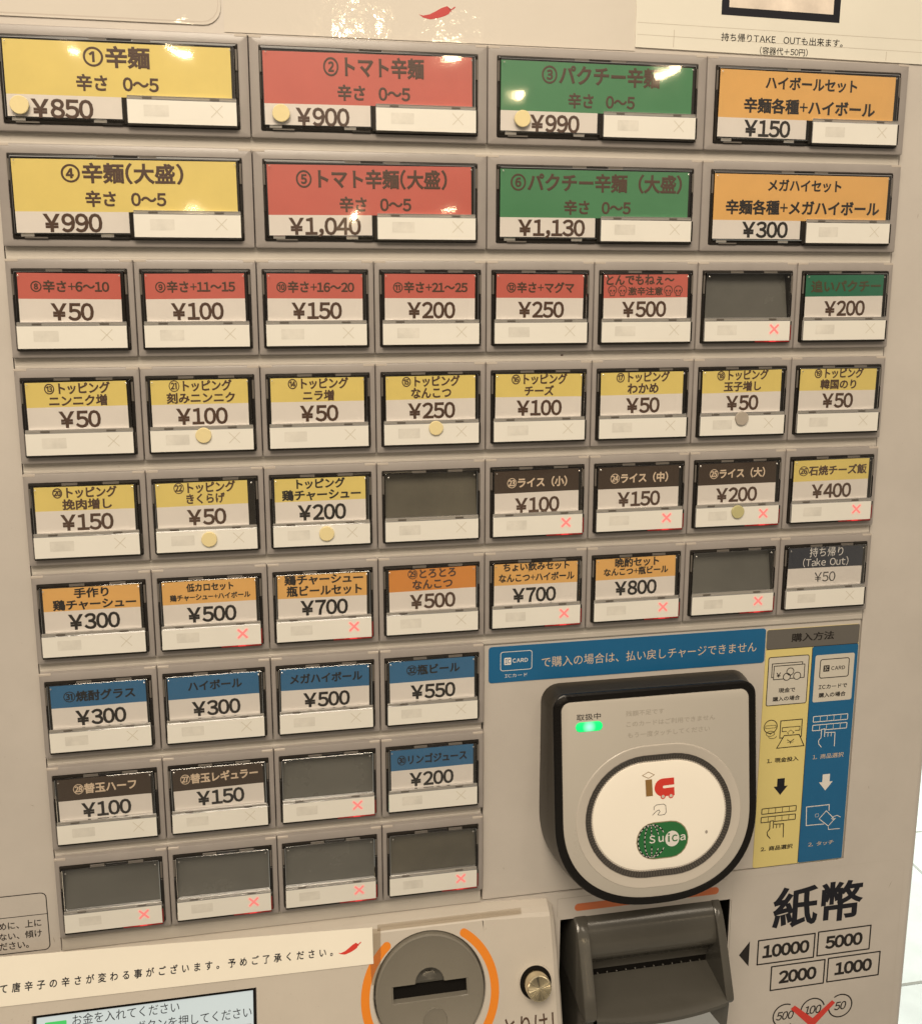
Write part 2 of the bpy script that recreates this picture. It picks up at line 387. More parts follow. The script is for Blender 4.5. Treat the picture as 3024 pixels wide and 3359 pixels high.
# body: front sheet with openings cut out, then side, top and back
xs = [-140, -.6, 217.5, 302.2, 360.8, 397.4]; vs_ = [-380, -.5, 368.2, 382.6, 470, 1446]
hole = lambda i, j: (1 <= i <= 3 and j == 1) or (i == 2 and j == 3)
fp = B()
for i in range(5):
    for j in range(5):
        x0, x1, v0, v1 = xs[i], xs[i + 1], vs_[j], vs_[j + 1]
        if not hole(i, j): fp.face([(x0, v0, PD), (x1, v0, PD), (x1, v1, PD), (x0, v1, PD)])
for (x0, v0, x1, v1) in ((-.6, -.5, 360.8, 368.2), (217.5, 382.6, 302.2, 470)):
    fp.loft([rl(x0, v0, x1, v1, .01, PD), rl(x0, v0, x1, v1, .01, -14)], False, False)
E_ = [(-140, PD), (-144, PD - 1.2), (-145, PD - 5), (-145, -480)]
rnd = [(397.4 + 4 * math.sin(math.radians(a)), PD - 4 + 4 * math.cos(math.radians(a))) for a in range(0, 91, 15)] + [(401.4, -480)]
fp.loft([[(x, -380, d), (x, 1446, d)] for x, d in rnd], False, False, closed=False)
fp.loft([[(x, 1446, d), (x, -380, d)] for x, d in E_], False, False, closed=False)
fp.face([(-145, -380, -480), (401.4, -380, -480), (401.4, -380, PD - 4), (397.4, -380, PD), (-140, -380, PD), (-145, -380, PD - 5)])
fp.face([(-145, 1446, -480), (401.4, 1446, -480), (401.4, -380, -480), (-145, -380, -480)])
mk("cabinet", fp, M_body, TM, smooth=True)
wb = B(); wb.face([(-3, -3, -9), (364, -3, -9), (364, 372, -9), (-3, 372, -9)])
mk("dark_backing", wb, M_dark, TM)

# rows, pitches
PX = 45.0; HB = 36.36
def rowv(r): return r * 40.5 if r < 2 else 81.4 + (r - 2) * 40.36
# rails between the rows
def rail(x0, x1, v0, v1, lip=True):
    b = B(); b.box(x0, v0, x1, v1, -9, PD + .7, .15, .1)
    if lip: b.box(x0 + .2, v1 - 2.2, x1 - .2, v1 - .2, PD + .4, PD + .95, .2, .1)
    mk("button_rail", b, M_rail, TM)
for r in range(8):
    vb = rowv(r) + HB; right = 360.1 if r <= 4 else (180.4 if r > 5 else 360.1)
    rail(0, right if r <= 5 else 179.4, vb - 1.6, rowv(r + 1) + 1.4)
rail(180.6, 360.1, rowv(5) + HB + 5.0, rowv(5) + HB + 5.55, False)
rail(0, 179.4, rowv(8) + HB - 1.6, 367.7, False)
rp = B(); rp.box(180.4, 244.75, 360.2, 367.6, -9, PD, .35, .5)
mk("reader_panel", rp, M_body, TM)

# ---- shared meshes of the buttons (local origin = top left corner of the housing at d 0)
def button_kit(w_, wide):
    """returns dict of shared meshes for a small (45 mm) or wide (90 mm) button"""
    K = {}; o = W(0, 0, 0); x1 = w_ - .15
    oa = (1.9, 3.35, w_ - 2.1, 33.9) if not wide else (3.6, 3.35, w_ - 3.7, 33.9); ex = 1.65 if wide else 0              # opening
    h = B(); g = lambda e, d, r: rl(.15 + e, 0 + e, x1 - e, HB - e, r, d)
    i_ = lambda e, d, r: rl(oa[0] + e, oa[1] + e, oa[2] - e, oa[3] - e, r, d)
    h.loft([g(0, -8, .5), g(0, -.55, .5), g(.18, -.18, .5), g(.55, 0, .5), i_(0, 0, .5), i_(.15, -.15, .4), i_(.2, -5, .4)], False, False)
    K['housing'] = h.mesh('housing', [M_house, M_pale], o, True); K['corner_glint'] = []
    for xx in (.2, x1 - 4.7):                      # highlight at the top lip corners, painted as paler pieces
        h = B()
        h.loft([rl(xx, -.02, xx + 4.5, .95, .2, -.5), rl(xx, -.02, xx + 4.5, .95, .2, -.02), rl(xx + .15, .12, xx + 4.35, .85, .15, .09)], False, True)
        K['corner_glint'].append(h.mesh('corner_glint', M_pale, o))
    b = B(); q = lambda e, d, r=.4: rl(oa[0] + .25 + e, oa[1] + .25 + e, oa[2] - .25 - e, oa[3] - .25 - e, r, d)
    b.loft([q(0, -5), q(0, .35), q(.2, .65), q(.75, .8), q(1.0, .4), q(1.15, .05)], False, True)
    K['bezel'] = b.mesh('bezel', M_bez, o, True)
    b = B(); b.loft([q(0, -5), q(0, .35), q(.2, .65), q(.75, .8), q(1.0, .4), q(1.15, .05), q(1.15, -5)], False, False)
    K['bezel_open'] = b.mesh('bezel', M_bez, o, True)
    K['bezel_notch'] = []
    mx = w_ * .45
    for (a, c, e, f, mi) in ((mx, 3.65, mx + 8.5, 4.5, 0), (mx - 6, 3.65, mx - .3, 4.5, 1), (mx + 9, 3.65, mx + 15, 4.5, 1), (mx - 3, 32.9, mx + 4, 33.6, 0), (8, 33.0, 16, 33.55, 1),
                          (2.2 + ex, 14, 2.95 + ex, 22.8, 0), (w_ - 3.2 - ex, 13.5, w_ - 2.4 - ex, 22.6, 0), (2.2 + ex, 5.5, 2.9 + ex, 13, 1), (w_ - 3.15 - ex, 5.5, w_ - 2.4 - ex, 12.9, 1), (w_ - 3.1 - ex, 25, w_ - 2.4 - ex, 31, 1)):
        n = B(); n.box(a, c, e, f, .6, .86, .05, .1); K['bezel_notch'].append(n.mesh('bezel_notch', [M_notch, M_notch2][mi], o))
    lw = w_ - 3.6 - ex
    lid = B(); lb = 31.9 if wide else 23.7
    lid.loft([rl(3.2 + ex, 4.5, lw + .1, lb, .3, .3), rl(3.2 + ex, 4.5, lw + .1, lb, .3, 1.25), rl(3.4 + ex, 4.7, lw - .1, lb - .2, .25, 1.4)], False, True)
    K['clear_lid'] = lid.mesh('clear_lid', M_clear, o)
    K['lid_pip'] = []
    for px in (4.6 + ex, lw - 1.3):
        pi = B(); pi.loft([circ(px, 6.0, .34, 1.42, 10), circ(px, 6.0, .30, 1.55, 10)], False, True); K['lid_pip'].append(pi.mesh('lid_pip', M_ledge, o))
    sx0 = 3.1 if not wide else w_ / 2 + 1.6
    sx1 = w_ - 3.3 - ex
    s = B()
    s.loft([rl(sx0 - .3, 24.1, sx1 + .3, 33.35, .4, .1), rl(sx0 - .25, 24.15, sx1 + .25, 33.25, .4, 1.9), rl(sx0, 24.5, sx1, 32.75, .25, 2.15)], False, False, mi=0)
    s.face([(sx0, 24.5, 2.15), (sx1, 24.5, 2.15), (sx1, 32.75, 2.15), (sx0, 32.75, 2.15)], mi=1)
    K['status_panel'] = s.mesh('status_panel', [M_edge, M_status], o)
    l = B(); l.box(sx0 - .1, 23.25, sx1 + .1, 24.35, .3, 1.75, .12, .1)
    K['clear_ledge'] = l.mesh('clear_ledge', M_ledge, o, True)
    K['clip'] = []
    for cx in (sx0 + 5.2, sx0 + 29.0): c = B(); c.box(cx, 23.45, cx + 3.4, 24.3, 1.3, 1.95, .1, .1); K['clip'].append(c.mesh('clip', M_clip, o))
    K['block_foot'] = []
    for a in ((sx0 - .3, 32.66, sx1 + .3, 33.6), (sx1 + .02, 24.6, sx1 + .75, 32.6)):
        ft = B(); ft.box(*a, .1, 2.12, .1, .1); K['block_foot'].append(ft.mesh('block_foot', M_bez, o))
    tl = B(); tl.box(sx0, 23.0, sx1, 23.22, .4, 1.8, .05, .05); K['ledge_line'] = tl.mesh('ledge_line', M_ledge, o)
    f = S2(2.15, .03); f.rect(sx0 + 5.6, 26.2, sx0 + 14.4, 30.2, .3); K['faint_patch'] = f.b.mesh('faint_patch', M_faint, o)
    f = S2(2.15, .04)
    xc, vc = sx0 + 31.4, 27.9
    f.poly([(xc - 2.2, vc - 2), (xc - 2.0, vc - 2.2), (xc + 2.2, vc + 2), (xc + 2.0, vc + 2.2)])
    f.off = .055; f.poly([(xc + 2.2, vc - 2), (xc + 2.0, vc - 2.2), (xc - 2.2, vc + 2), (xc - 2.0, vc + 2.2)])
    K['faint_cross'] = f.b.mesh('faint_cross', M_faintx, o)
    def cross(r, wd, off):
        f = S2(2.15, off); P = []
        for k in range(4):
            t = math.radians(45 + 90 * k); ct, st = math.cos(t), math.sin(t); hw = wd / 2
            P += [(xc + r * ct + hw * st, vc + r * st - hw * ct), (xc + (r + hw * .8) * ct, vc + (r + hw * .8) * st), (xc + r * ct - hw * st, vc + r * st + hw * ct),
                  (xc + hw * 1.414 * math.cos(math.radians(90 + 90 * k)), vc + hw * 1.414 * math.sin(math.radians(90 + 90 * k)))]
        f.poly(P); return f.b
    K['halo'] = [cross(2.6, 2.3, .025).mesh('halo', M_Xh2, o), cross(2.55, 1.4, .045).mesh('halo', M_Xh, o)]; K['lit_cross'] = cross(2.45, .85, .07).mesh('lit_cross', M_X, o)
    K['red_edge_glow'] = []
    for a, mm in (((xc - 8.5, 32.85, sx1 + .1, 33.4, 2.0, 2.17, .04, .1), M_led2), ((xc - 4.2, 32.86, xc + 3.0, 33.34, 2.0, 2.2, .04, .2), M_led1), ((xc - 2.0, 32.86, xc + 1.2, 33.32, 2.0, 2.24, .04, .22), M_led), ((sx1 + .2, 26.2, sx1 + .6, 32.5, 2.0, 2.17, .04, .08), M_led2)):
        g = B(); g.box(*a); K['red_edge_glow'].append(g.mesh('red_edge_glow', mm, o))  # glowing strips painted for LED light leaking along the clear edge
    return K
KS = button_kit(45, False); KW = button_kit(90, True)

def wob(a): return random.uniform(-a, a)
def button(r, c, hdr, lines, price, ink='brown', pink=None, lit=False, wide=False, lab=None, card=None, hb=14.6, rot=None, thin=False, pgeo=None, bold=.034):
    x0, v0 = c * PX, rowv(r); org = W(x0, v0, 0); K = KW if wide else KS; w_ = 90 if wide else 45
    bt = empty("menu_button", org, TM); bt["label"] = lab
    def sub(n):
        for me in (K[n] if isinstance(K[n], list) else [K[n]]): link(bpy.data.objects.new('bezel' if n == 'bezel_open' else n, me), bt, org)
    for n in ('housing', 'corner_glint', 'bezel_open' if hdr in (None, 'smudge') else 'bezel', 'bezel_notch', 'clear_lid', 'lid_pip', 'status_panel', 'block_foot', 'ledge_line', 'clear_ledge', 'clip', 'faint_patch'): sub(n)
    if lit: sub('halo'); sub('lit_cross'); sub('red_edge_glow')
    else: sub('faint_cross')
    lx0, lx1 = x0 + 4.0 + wob(.15), x0 + w_ - 4.7 + wob(.25)
    if wide: lx0, lx1 = x0 + 5.3 + wob(.2), x0 + 83.8 + wob(.3)
    ang = math.radians(rot if rot is not None else wob(.55)); ccx, ccv = x0 + w_ / 2, v0 + 14
    if card: lx0, lx1 = x0 + card[0], x0 + card[1]
    ph = random.uniform(0, 6)
    def pl(x, v):                                   # gently curled paper
        u = (x - lx0) / (lx1 - lx0); t = (v - v0) / 30
        return .42 + .10 * math.sin(ph + 5 * u) * math.sin(2.5 * t + ph) + .30 * max(0, u - .93) / .07 * (.5 if not wide else .8)
    def rt(x, v):
        return ccx + (x - ccx) * math.cos(ang) - (v - ccv) * math.sin(ang), ccv + (x - ccx) * math.sin(ang) + (v - ccv) * math.cos(ang)
    if hdr is None or hdr == 'smudge':
        b = B(); b.face([(x0 + 2.6, v0 + 4.0, -4.6), (x0 + w_ - 2.8, v0 + 4.0, -4.6), (x0 + w_ - 2.8, v0 + 26, .2), (x0 + 2.6, v0 + 26, .2)])  # back of the empty holder, sloped to shade its top and light its bottom
        mk("blank_card", b, M_blank if hdr is None else M_blank2, bt); return bt
    b = B(); n = 14; vt, vm, vb = v0 + 5.15, v0 + (23.7 if wide else hb), v0 + (31.3 if wide else 23.6)
    vsl = [vt, (vt + vm) / 2, vm, (vm + vb) / 2, vb]
    for i in range(n):
        xa, xb = lx0 + (lx1 - lx0) * i / n, lx0 + (lx1 - lx0) * (i + 1) / n
        for k in range(4):
            if wide and k >= 2 and xb > x0 + 48: continue
            P = [rt(xa, vsl[k]), rt(xb, vsl[k]), rt(xb, vsl[k + 1]), rt(xa, vsl[k + 1])]
            b.face([(p[0], p[1], pl(*p)) for p in P], mi=0 if k < 2 else 1)
    mk("label_card", b, [HDR[hdr], M_paper], bt)
    if wide:                                        # smoked wall beside the status panel
        wl = B(); wl.box(x0 + 45.1, v0 + 23.9, x0 + 46.7, v0 + 33.2, .2, 1.5, .2, .2); mk("divider", wl, M_bez, bt)
        for xx in (6.8, 34.5): cl = B(); cl.box(x0 + xx, v0 + 31.75, x0 + xx + 4.6, v0 + 32.9, .6, 1.0, .1, .15); mk("lower_clip", cl, M_ledge, bt)
    for (s, cx, cv, tw, th) in lines:
        X, V = rt(x0 + cx, v0 + cv); th = th * 1.06
        if s == 'SKULLS': skulls(X, V, tw, th, pl, INK[ink], bt); continue
        text(s, X - tw / 2, V - th / 2, X + tw / 2, V + th / 2, pl, .10, INK[ink], bt, ang=math.degrees(ang), bold=0.0 if thin else bold)
    if price:
        cx, cv, tw, th = pgeo
        X, V = rt(x0 + cx, v0 + cv)
        text(price, X - tw / 2, V - th / 2, X + tw / 2, V + th / 2, pl, .10, INK[pink or ink], bt, name="price_text", ang=math.degrees(ang), bold=0.0 if thin else .030)
    return bt

def skulls(X, V, tw, th, pl, m, bt):
    """four line-drawn skulls with the four warning characters between them"""
    x0 = X - tw / 2; s = tw / 7.6
    for k in (0, 1, 5.6, 6.6):
        cx = x0 + (k + .5) * s; q = S2(pl, .10); r = s * .40
        P = [p[:2] for p in circ(cx, V - r * .25, r, 0, 14, None, 150, 390)]
        P += [(cx + r * .55, V + r * .5), (cx + r * .5, V + r * 1.05), (cx - r * .5, V + r * 1.05), (cx - r * .55, V + r * .5)]
        q.line(P, .32, True); q.disc(cx - r * .4, V - r * .1, r * .25, None, 10); q.disc(cx + r * .4, V - r * .1, r * .25, None, 10)
        q.line([(cx, V + r * .3), (cx, V + r * .55)], .3); q.put("skull_mark", m, bt)
    text("激辛注意", x0 + 2.05 * s, V - th / 2, x0 + 5.55 * s, V + th / 2, pl, .10, m, bt, bold=.028)

PG = lambda p, cx=22.6, cv=19.3: (cx, cv, {2: 15.1, 3: 19.4}[len(p) - 1], 6.7)
# wide buttons
SPICE = ("辛さ  0～5", 43.5, 19.0, 28.5, 5.6)
button(0, 0, 'yellow', [("①辛麺", 43.6, 9.9, 23, 7.3), SPICE], "¥850", wide=True, pgeo=(24.0, 28.3, 21.2, 6.8), lab="wide yellow button reading ①辛麺, ¥850")
button(0, 2, 'red', [("②トマト辛麺", 46.2, 9.9, 38, 7.3), (SPICE[0], 46, 19.2, 27.5, 5.6)], "¥900", wide=True, pgeo=(26.5, 28.2, 20, 6.8), lab="wide red button reading ②トマト辛麺, ¥900")
button(0, 4, 'green', [("③パクチー辛麺", 45.7, 9.7, 48.6, 7.3), (SPICE[0], 46, 19.2, 27.5, 5.6)], "¥990", wide=True, pgeo=(27.0, 28.2, 20.2, 6.8), lab="wide green button reading ③パクチー辛麺, ¥990")
button(0, 6, 'orange', [("ハイボールセット", 45.8, 9.6, 41, 5.0), ("辛麺各種+ハイボール", 45.8, 18.6, 58.8, 5.8)], "¥150", 'black', wide=True, pgeo=(27.2, 27.6, 20.5, 6.8), lab="wide orange button reading ハイボールセット, ¥150")
button(1, 0, 'yellow', [("④辛麺(大盛)", 43.4, 9.9, 43, 7.2), (SPICE[0], 44, 19.0, 28.5, 5.6)], "¥990", wide=True, pgeo=(24.8, 27.7, 20.6, 6.9), lab="wide yellow button reading ④辛麺(大盛), ¥990")
button(1, 2, 'red', [("⑤トマト辛麺(大盛)", 45.0, 10.2, 58, 7.2), (SPICE[0], 46, 19.6, 27.7, 5.6)], "¥1,040", wide=True, pgeo=(26.4, 28.3, 27.5, 7.6), lab="wide red button reading ⑤トマト辛麺(大盛), ¥1,040")
button(1, 4, 'green', [("⑥パクチー辛麺（大盛）", 45.2, 10.0, 71.6, 7.2), (SPICE[0], 45.4, 19.5, 28, 5.6)], "¥1,130", wide=True, pgeo=(26.4, 28.1, 27.8, 7.6), lab="wide green button reading ⑥パクチー辛麺（大盛）, ¥1,130")
button(1, 6, 'orange', [("メガハイセット", 45.6, 9.4, 33.4, 4.8), ("辛麺各種+メガハイボール", 45.6, 18.4, 70, 5.8)], "¥300", 'black', wide=True, pgeo=(28.6, 27.5, 20.7, 6.8), lab="wide orange button reading メガハイセット, ¥300")
# row of extra spice
r = 2
for c, s, w_, p in ((0, "⑧辛さ+6～10", 27.6, "¥50"), (1, "⑨辛さ+11～15", 29.3, "¥100"), (2, "⑩辛さ+16～20", 29.8, "¥150"),
                    (3, "⑪辛さ+21～25", 29.8, "¥200"), (4, "⑫辛さ+マグマ", 28.2, "¥250")):
    button(r, c, 'red', [(s, 22.3, 9.9 + .12 * c, w_, 4.3)], p, lab=f"small red button reading {s}, {p}", pgeo=PG(p))
button(r, 5, 'red', [("とんでもねぇ～", 19.8, 7.3, 29.6, 4.0), ('SKULLS', 22, 11.9, 33, 3.3)], "¥500", lab="small red button with skulls reading 激辛注意, ¥500", pgeo=PG("¥500", 21.6))
button(r, 6, None, [], None, lit=True, lab="blank grey button with a lit red cross between the skull button and the 追いパクチー button")
button(r, 7, 'teal', [("追いパクチー", 22.8, 9.9, 32.8, 5.0)], "¥200", 'greenbrown', 'brown', lab="small dark green button reading 追いパクチー, ¥200", pgeo=PG("¥200"), hb=14.2)
# toppings
r = 3
for c, n_, s, w_, p in ((0, "⑬", "ニンニク増", 20.9, "¥50"), (1, "㉑", "刻みニンニク", 25.7, "¥100"), (2, "⑭", "ニラ増", 12.2, "¥50"), (3, "⑮", "なんこつ", 16.4, "¥250"),
                        (4, "⑯", "チーズ", 12.6, "¥100"), (5, "⑰", "わかめ", 13.8, "¥50"), (6, "⑱", "玉子増し", 17.2, "¥50"), (7, "⑲", "韓国のり", 17.3, "¥50")):
    button(r, c, 'yellow', [(n_ + "トッピング", 22.4, 7.5 - .07 * c, 23.6, 4.3), (s, 22.4, 12.2 - .05 * c, w_, 4.1)], p, lab=f"small yellow button reading {n_}トッピング{s}, {p}", pgeo=PG(p, 22.5, 19.4 - .05 * c))
r = 4
button(r, 0, 'yellow', [("⑳トッピング", 22.4, 7.5, 23.6, 4.3), ("挽肉増し", 23, 12.2, 18.2, 4.1)], "¥150", lab="small yellow button reading ⑳トッピング挽肉増し, ¥150", pgeo=PG("¥150"))
button(r, 1, 'yellow', [("㉒トッピング", 22.2, 7.3, 23.6, 4.3), ("きくらげ", 22.4, 11.8, 14.8, 4.0)], "¥50", lab="small yellow button reading ㉒トッピングきくらげ, ¥50, label pushed left", pgeo=PG("¥50", 22.4), card=(3.6, 38.6), rot=-.6)
button(r, 2, 'yellow', [("トッピング", 22.4, 7.4, 19.4, 4.1), ("鶏チャーシュー", 22.6, 12.0, 31.5, 4.3)], "¥200", 'black', lab="small yellow button reading トッピング鶏チャーシュー, ¥200", pgeo=PG("¥200"))
button(r, 3, 'smudge', [], None, lab="blank smudged dark button with no lit cross in the fifth row")
button(r, 4, 'brown', [("㉓ライス（小）", 22.2, 10.3, 26, 4.3)], "¥100", 'cream', 'brown', lit=True, lab="small brown button reading ㉓ライス（小）, ¥100, with a lit red cross", pgeo=PG("¥100", 22.2, 20))
button(r, 5, 'brown', [("㉔ライス（中）", 22.2, 10.1, 26, 4.3)], "¥150", 'cream', 'brown', lit=True, lab="small brown button reading ㉔ライス（中）, ¥150, with a lit red cross", pgeo=PG("¥150", 22.2))
button(r, 6, 'brown', [("㉕ライス（大）", 22.2, 9.7, 26, 4.3)], "¥200", 'cream', 'brown', lit=True, lab="small brown button reading ㉕ライス（大）, ¥200, with a lit red cross", pgeo=PG("¥200", 22.2))
button(r, 7, 'yellow', [("㉖石焼チーズ飯", 22.8, 9.9, 33, 4.4)], "¥400", lit=True, lab="small yellow button reading ㉖石焼チーズ飯, ¥400, with a lit red cross", pgeo=PG("¥400"))
r = 5
button(r, 0, 'orange', [("手作り", 22.2, 7.5, 13, 3.9), ("鶏チャーシュー", 23.2, 12.2, 31.2, 4.2)], "¥300", 'black', lab="small orange button reading 手作り鶏チャーシュー, ¥300", pgeo=PG("¥300"))
button(r, 1, 'orange', [("低カロセット", 22.4, 7.9, 18.4, 3.4), ("鶏チャ-シュ-+ハイボール", 22.4, 11.9, 31.4, 2.7)], "¥500", 'black', lit=True, lab="small orange button reading 低カロセット, ¥500, with a lit red cross", pgeo=PG("¥500"))
button(r, 2, 'orange', [("鶏チャーシュー", 22.6, 7.2, 32, 4.2), ("瓶ビールセット", 22.8, 12.0, 30.6, 4.4)], "¥700", 'black', lit=True, lab="small orange button reading 鶏チャーシュー瓶ビールセット, ¥700, with a lit red cross", pgeo=PG("¥700"), hb=15.0)
button(r, 3, 'deep_orange', [("㉙とろとろ", 22.4, 7.2, 20.4, 4.2), ("なんこつ", 22.6, 11.9, 17, 4.0)], "¥500", lab="small deep orange button reading ㉙とろとろなんこつ, ¥500", pgeo=PG("¥500"), card=(4.4, 41), rot=-.5)
button(r, 4, 'orange', [("ちょい飲みセット", 22.4, 7.0, 29.2, 4.2), ("なんこつ+ハイボール", 22.6, 11.4, 33.3, 3.5)], "¥700", 'black', lit=True, lab="small orange button reading ちょい飲みセット, ¥700, with a lit red cross", pgeo=PG("¥700", 21.6))
button(r, 5, 'orange', [("晩酌セット", 22.6, 7.2, 20.2, 4.0), ("なんこつ+瓶ビール", 22.2, 11.2, 29.5, 3.5)], "¥800", 'black', lit=True, lab="small orange button reading 晩酌セット, ¥800, with a lit red cross", pgeo=PG("¥800", 22.2, 18.8))
button(r, 6, None, [], None, lit=True, lab="blank grey button with a lit red cross between the 晩酌セット button and the Take Out button")
button(r, 7, 'navy', [("持ち帰り", 22.4, 7.3, 16.6, 4.2), ("(Take Out)", 22.4, 12.0, 22.4, 4.0)], "¥50", 'white', 'black', lab="small navy button reading 持ち帰り (Take Out), ¥50", pgeo=(22.5, 19.0, 10.4, 4.6), thin=True)
r = 6
button(r, 0, 'blue', [("㉛焼酎グラス", 22.6, 10.1, 27.4, 4.4)], "¥300", 'slate', 'black', lab="small blue button reading ㉛焼酎グラス, ¥300", pgeo=PG("¥300"))
button(r, 1, 'blue', [("ハイボール", 22.6, 9.3, 21.6, 4.0)], "¥300", 'slate', 'black', lab="small blue button reading ハイボール, ¥300", pgeo=PG("¥300"))
button(r, 2, 'blue', [("メガハイボール", 22.6, 9.7, 30, 4.1)], "¥500", 'slate', 'black', lab="small blue button reading メガハイボール, ¥500", pgeo=PG("¥500"))
button(r, 3, 'blue', [("㉜瓶ビール", 22.8, 9.4, 23, 4.4)], "¥550", 'slate', 'black', lab="small blue button reading ㉜瓶ビール, ¥550", pgeo=PG("¥550"), rot=-.4)
r = 7
button(r, 0, 'brown', [("㉘替玉ハーフ", 22.2, 9.8, 24.6, 4.3)], "¥100", 'cream', 'black', lab="small brown button reading ㉘替玉ハーフ, ¥100", pgeo=PG("¥100", 22.2))
button(r, 1, 'brown', [("㉗替玉レギュラー", 22.6, 9.6, 31.4, 4.3)], "¥150", 'cream', 'black', lab="small brown button reading ㉗替玉レギュラー, ¥150", pgeo=PG("¥150", 22.6, 18.8), rot=-.9)
button(r, 2, None, [], None, lit=True, lab="blank grey button with a lit red cross left of the ㉚リンゴジュース button")
button(r, 3, 'blue', [("㉚リンゴジュース", 22.2, 9.9, 30.5, 4.4)], "¥200", 'pure', 'black', lab="small blue button reading ㉚リンゴジュース, ¥200", pgeo=PG("¥200", 21.8), card=(4.2, 40.2), rot=-.3)
for c, l in enumerate(("leftmost", "second", "third", "rightmost, smudged")):
    button(8, c, None if c < 3 else 'smudge', [], None, lit=True, lab=f"blank grey button with a lit red cross, {l} of the bottom row")

# ---- printed warning box at lower left
def stroke_part(name, m, parent, fn, pl=PD, off=.05):
    q = S2(pl, off); fn(q); return q.put(name, m, parent)
stroke_part("warning_box_outline", INK['black'], TM, lambda q: (q.rline(-120, 340.2, -4.9, 366.6, 2.2, .4), q.line([(-119.8, 350.0), (-5.1, 350.0)], .3)))
for s, a, b_, c_ in (("めに、上に", -24.2, -7.6, 353.7), ("ない、傾け", -24.4, -7.7, 358.6), ("ださい。", -24.6, -13.2, 363.1)):
    text(s, a, c_ - 1.75, b_, c_ + 1.75, PD, .06, INK['black'], TM, bold=.014)
text("吊り銭切れを防ぐた", -56, 352, -25.2, 355.4, PD, .06, INK['black'], TM, bold=.014)

# ---- IC card reader
CR = empty("card_reader", W(255, 320, PD), TM)
rd = lambda v, o=0: 18 + .13 * (v - 340) + o
def shield(x0, x1, vt, vb, r, vmid, d, p=2.35, n=12):
    """rounded top corners, straight sides, superelliptic bottom"""
    cx = (x0 + x1) / 2; a = (x1 - x0) / 2; P = []
    for k in range(7):
        t = math.radians(180 + 90 * k / 6); P.append((x0 + r + r * math.cos(t), vt + r + r * math.sin(t)))
    for k in range(7):
        t = math.radians(270 + 90 * k / 6); P.append((x1 - r + r * math.cos(t), vt + r + r * math.sin(t)))
    m = 4 * n
    for k in range(m + 1):
        t = math.pi * k / m; c, s = math.cos(t), math.sin(t)
        P.append((cx + a * math.copysign(abs(c) ** (2 / p), c), vmid + (vb - vmid) * abs(s) ** (2 / p)))
    return [(x, v, d(v) if callable(d) else d) for x, v in P]
b = B()
b.loft([shield(206.4, 304.2, 264.9, 366.5, 8, 322, PD), shield(206.6, 304.0, 265.1, 366, 8, 322, 0), shield(207.2, 303.2, 265.8, 364.4, 7.5, 321, lambda v: rd(v) * .5),
        shield(208.4, 302.4, 265.6, 361.8, 6.5, 320, lambda v: rd(v, -2.2)), shield(208.6, 302.3, 265.4, 361.4, 6.2, 320, lambda v: rd(v, -.5)),
        shield(209.2, 301.8, 266.0, 360.9, 5.8, 320, lambda v: rd(v, .1)), shield(211.8, 299.2, 268.3, 358.3, 4.2, 320, lambda v: rd(v, .1)), shield(212.0, 299.0, 268.5, 358.1, 4.1, 320, lambda v: rd(v, -.3))], False, True)
mk("reader_shell", b, M_side, CR, smooth=True)
b = B()
b.loft([shield(208.55, 302.35, 265.35, 361.45, 6.2, 320, lambda v: rd(v, -1.6)), shield(208.5, 302.4, 265.3, 361.5, 6.2, 320, lambda v: rd(v, -.4)), shield(209.2, 301.8, 266.0, 360.9, 5.8, 320, lambda v: rd(v, .2)), shield(211.8, 299.2, 268.3, 358.3, 4.2, 320, lambda v: rd(v, .2)), shield(212.0, 299.0, 268.5, 358.1, 4.1, 320, lambda v: rd(v, -.2))], False, False)
mk("black_rim", b, M_black, CR, smooth=True)
b = B(); b.loft([shield(212.1, 298.9, 268.6, 358.0, 4.0, 320, lambda v: rd(v, -.6)), shield(212.2, 298.8, 268.7, 357.9, 4.0, 320, lambda v: rd(v, .0)), shield(213.0, 298.0, 269.4, 357.1, 3.4, 320, lambda v: rd(v, .25))], False, True)
mk("face_plate", b, M_face, CR, smooth=True)
def stad(x0, x1, v0, v1, d, p=2.7, n=56):
    cx, cv, a, h = (x0 + x1) / 2, (v0 + v1) / 2, (x1 - x0) / 2, (v1 - v0) / 2; P = []; f = a - h * 1.03; rr_ = a - f
    q4 = n // 4; per = [math.pi / 2 * rr_ + f]
    for k in range(n):                      # points spread evenly along each quarter: flat part then arc
        qd, u = k // q4, (k % q4) / q4
        def quarter(u):                     # from (a,0) to (0,h)
            L_ = math.pi / 2 * rr_; s_ = u * (L_ + f)
            if s_ < L_: t = s_ / rr_; return f + rr_ * math.cos(t), h * math.sin(t)
            return f - (s_ - L_), h
        sx, sy = ((1, 1), (-1, 1), (-1, -1), (1, -1))[qd]
        x, y = quarter(u) if qd % 2 == 0 else quarter(1 - u)
        P.append((cx + sx * x, cv + sy * y))
    return [(x, v, d(v) if callable(d) else d) for x, v in P]
b = B(); b.loft([stad(217.6, 294.6, 290.0, 353.6, lambda v: rd(v, .2)), stad(217.9, 294.3, 290.3, 353.3, lambda v: rd(v, .5)), stad(218.5, 293.7, 290.8, 352.8, lambda v: rd(v, .52)), stad(219.0, 293.2, 291.2, 352.4, lambda v: rd(v, .35))], False, True)
mk("face_ridge", b, M_facel, CR, smooth=True)
b = B(); b.loft([stad(222.0, 290.0, 294.4, 348.6, lambda v: rd(v, .2)), stad(222.2, 289.8, 294.6, 348.4, lambda v: rd(v, .9)), stad(225.2, 286.8, 297.6, 345.4, lambda v: rd(v, .2))], False, True)
mk("ribbed_ring", b, M_ring, CR, smooth=True)
b = B()
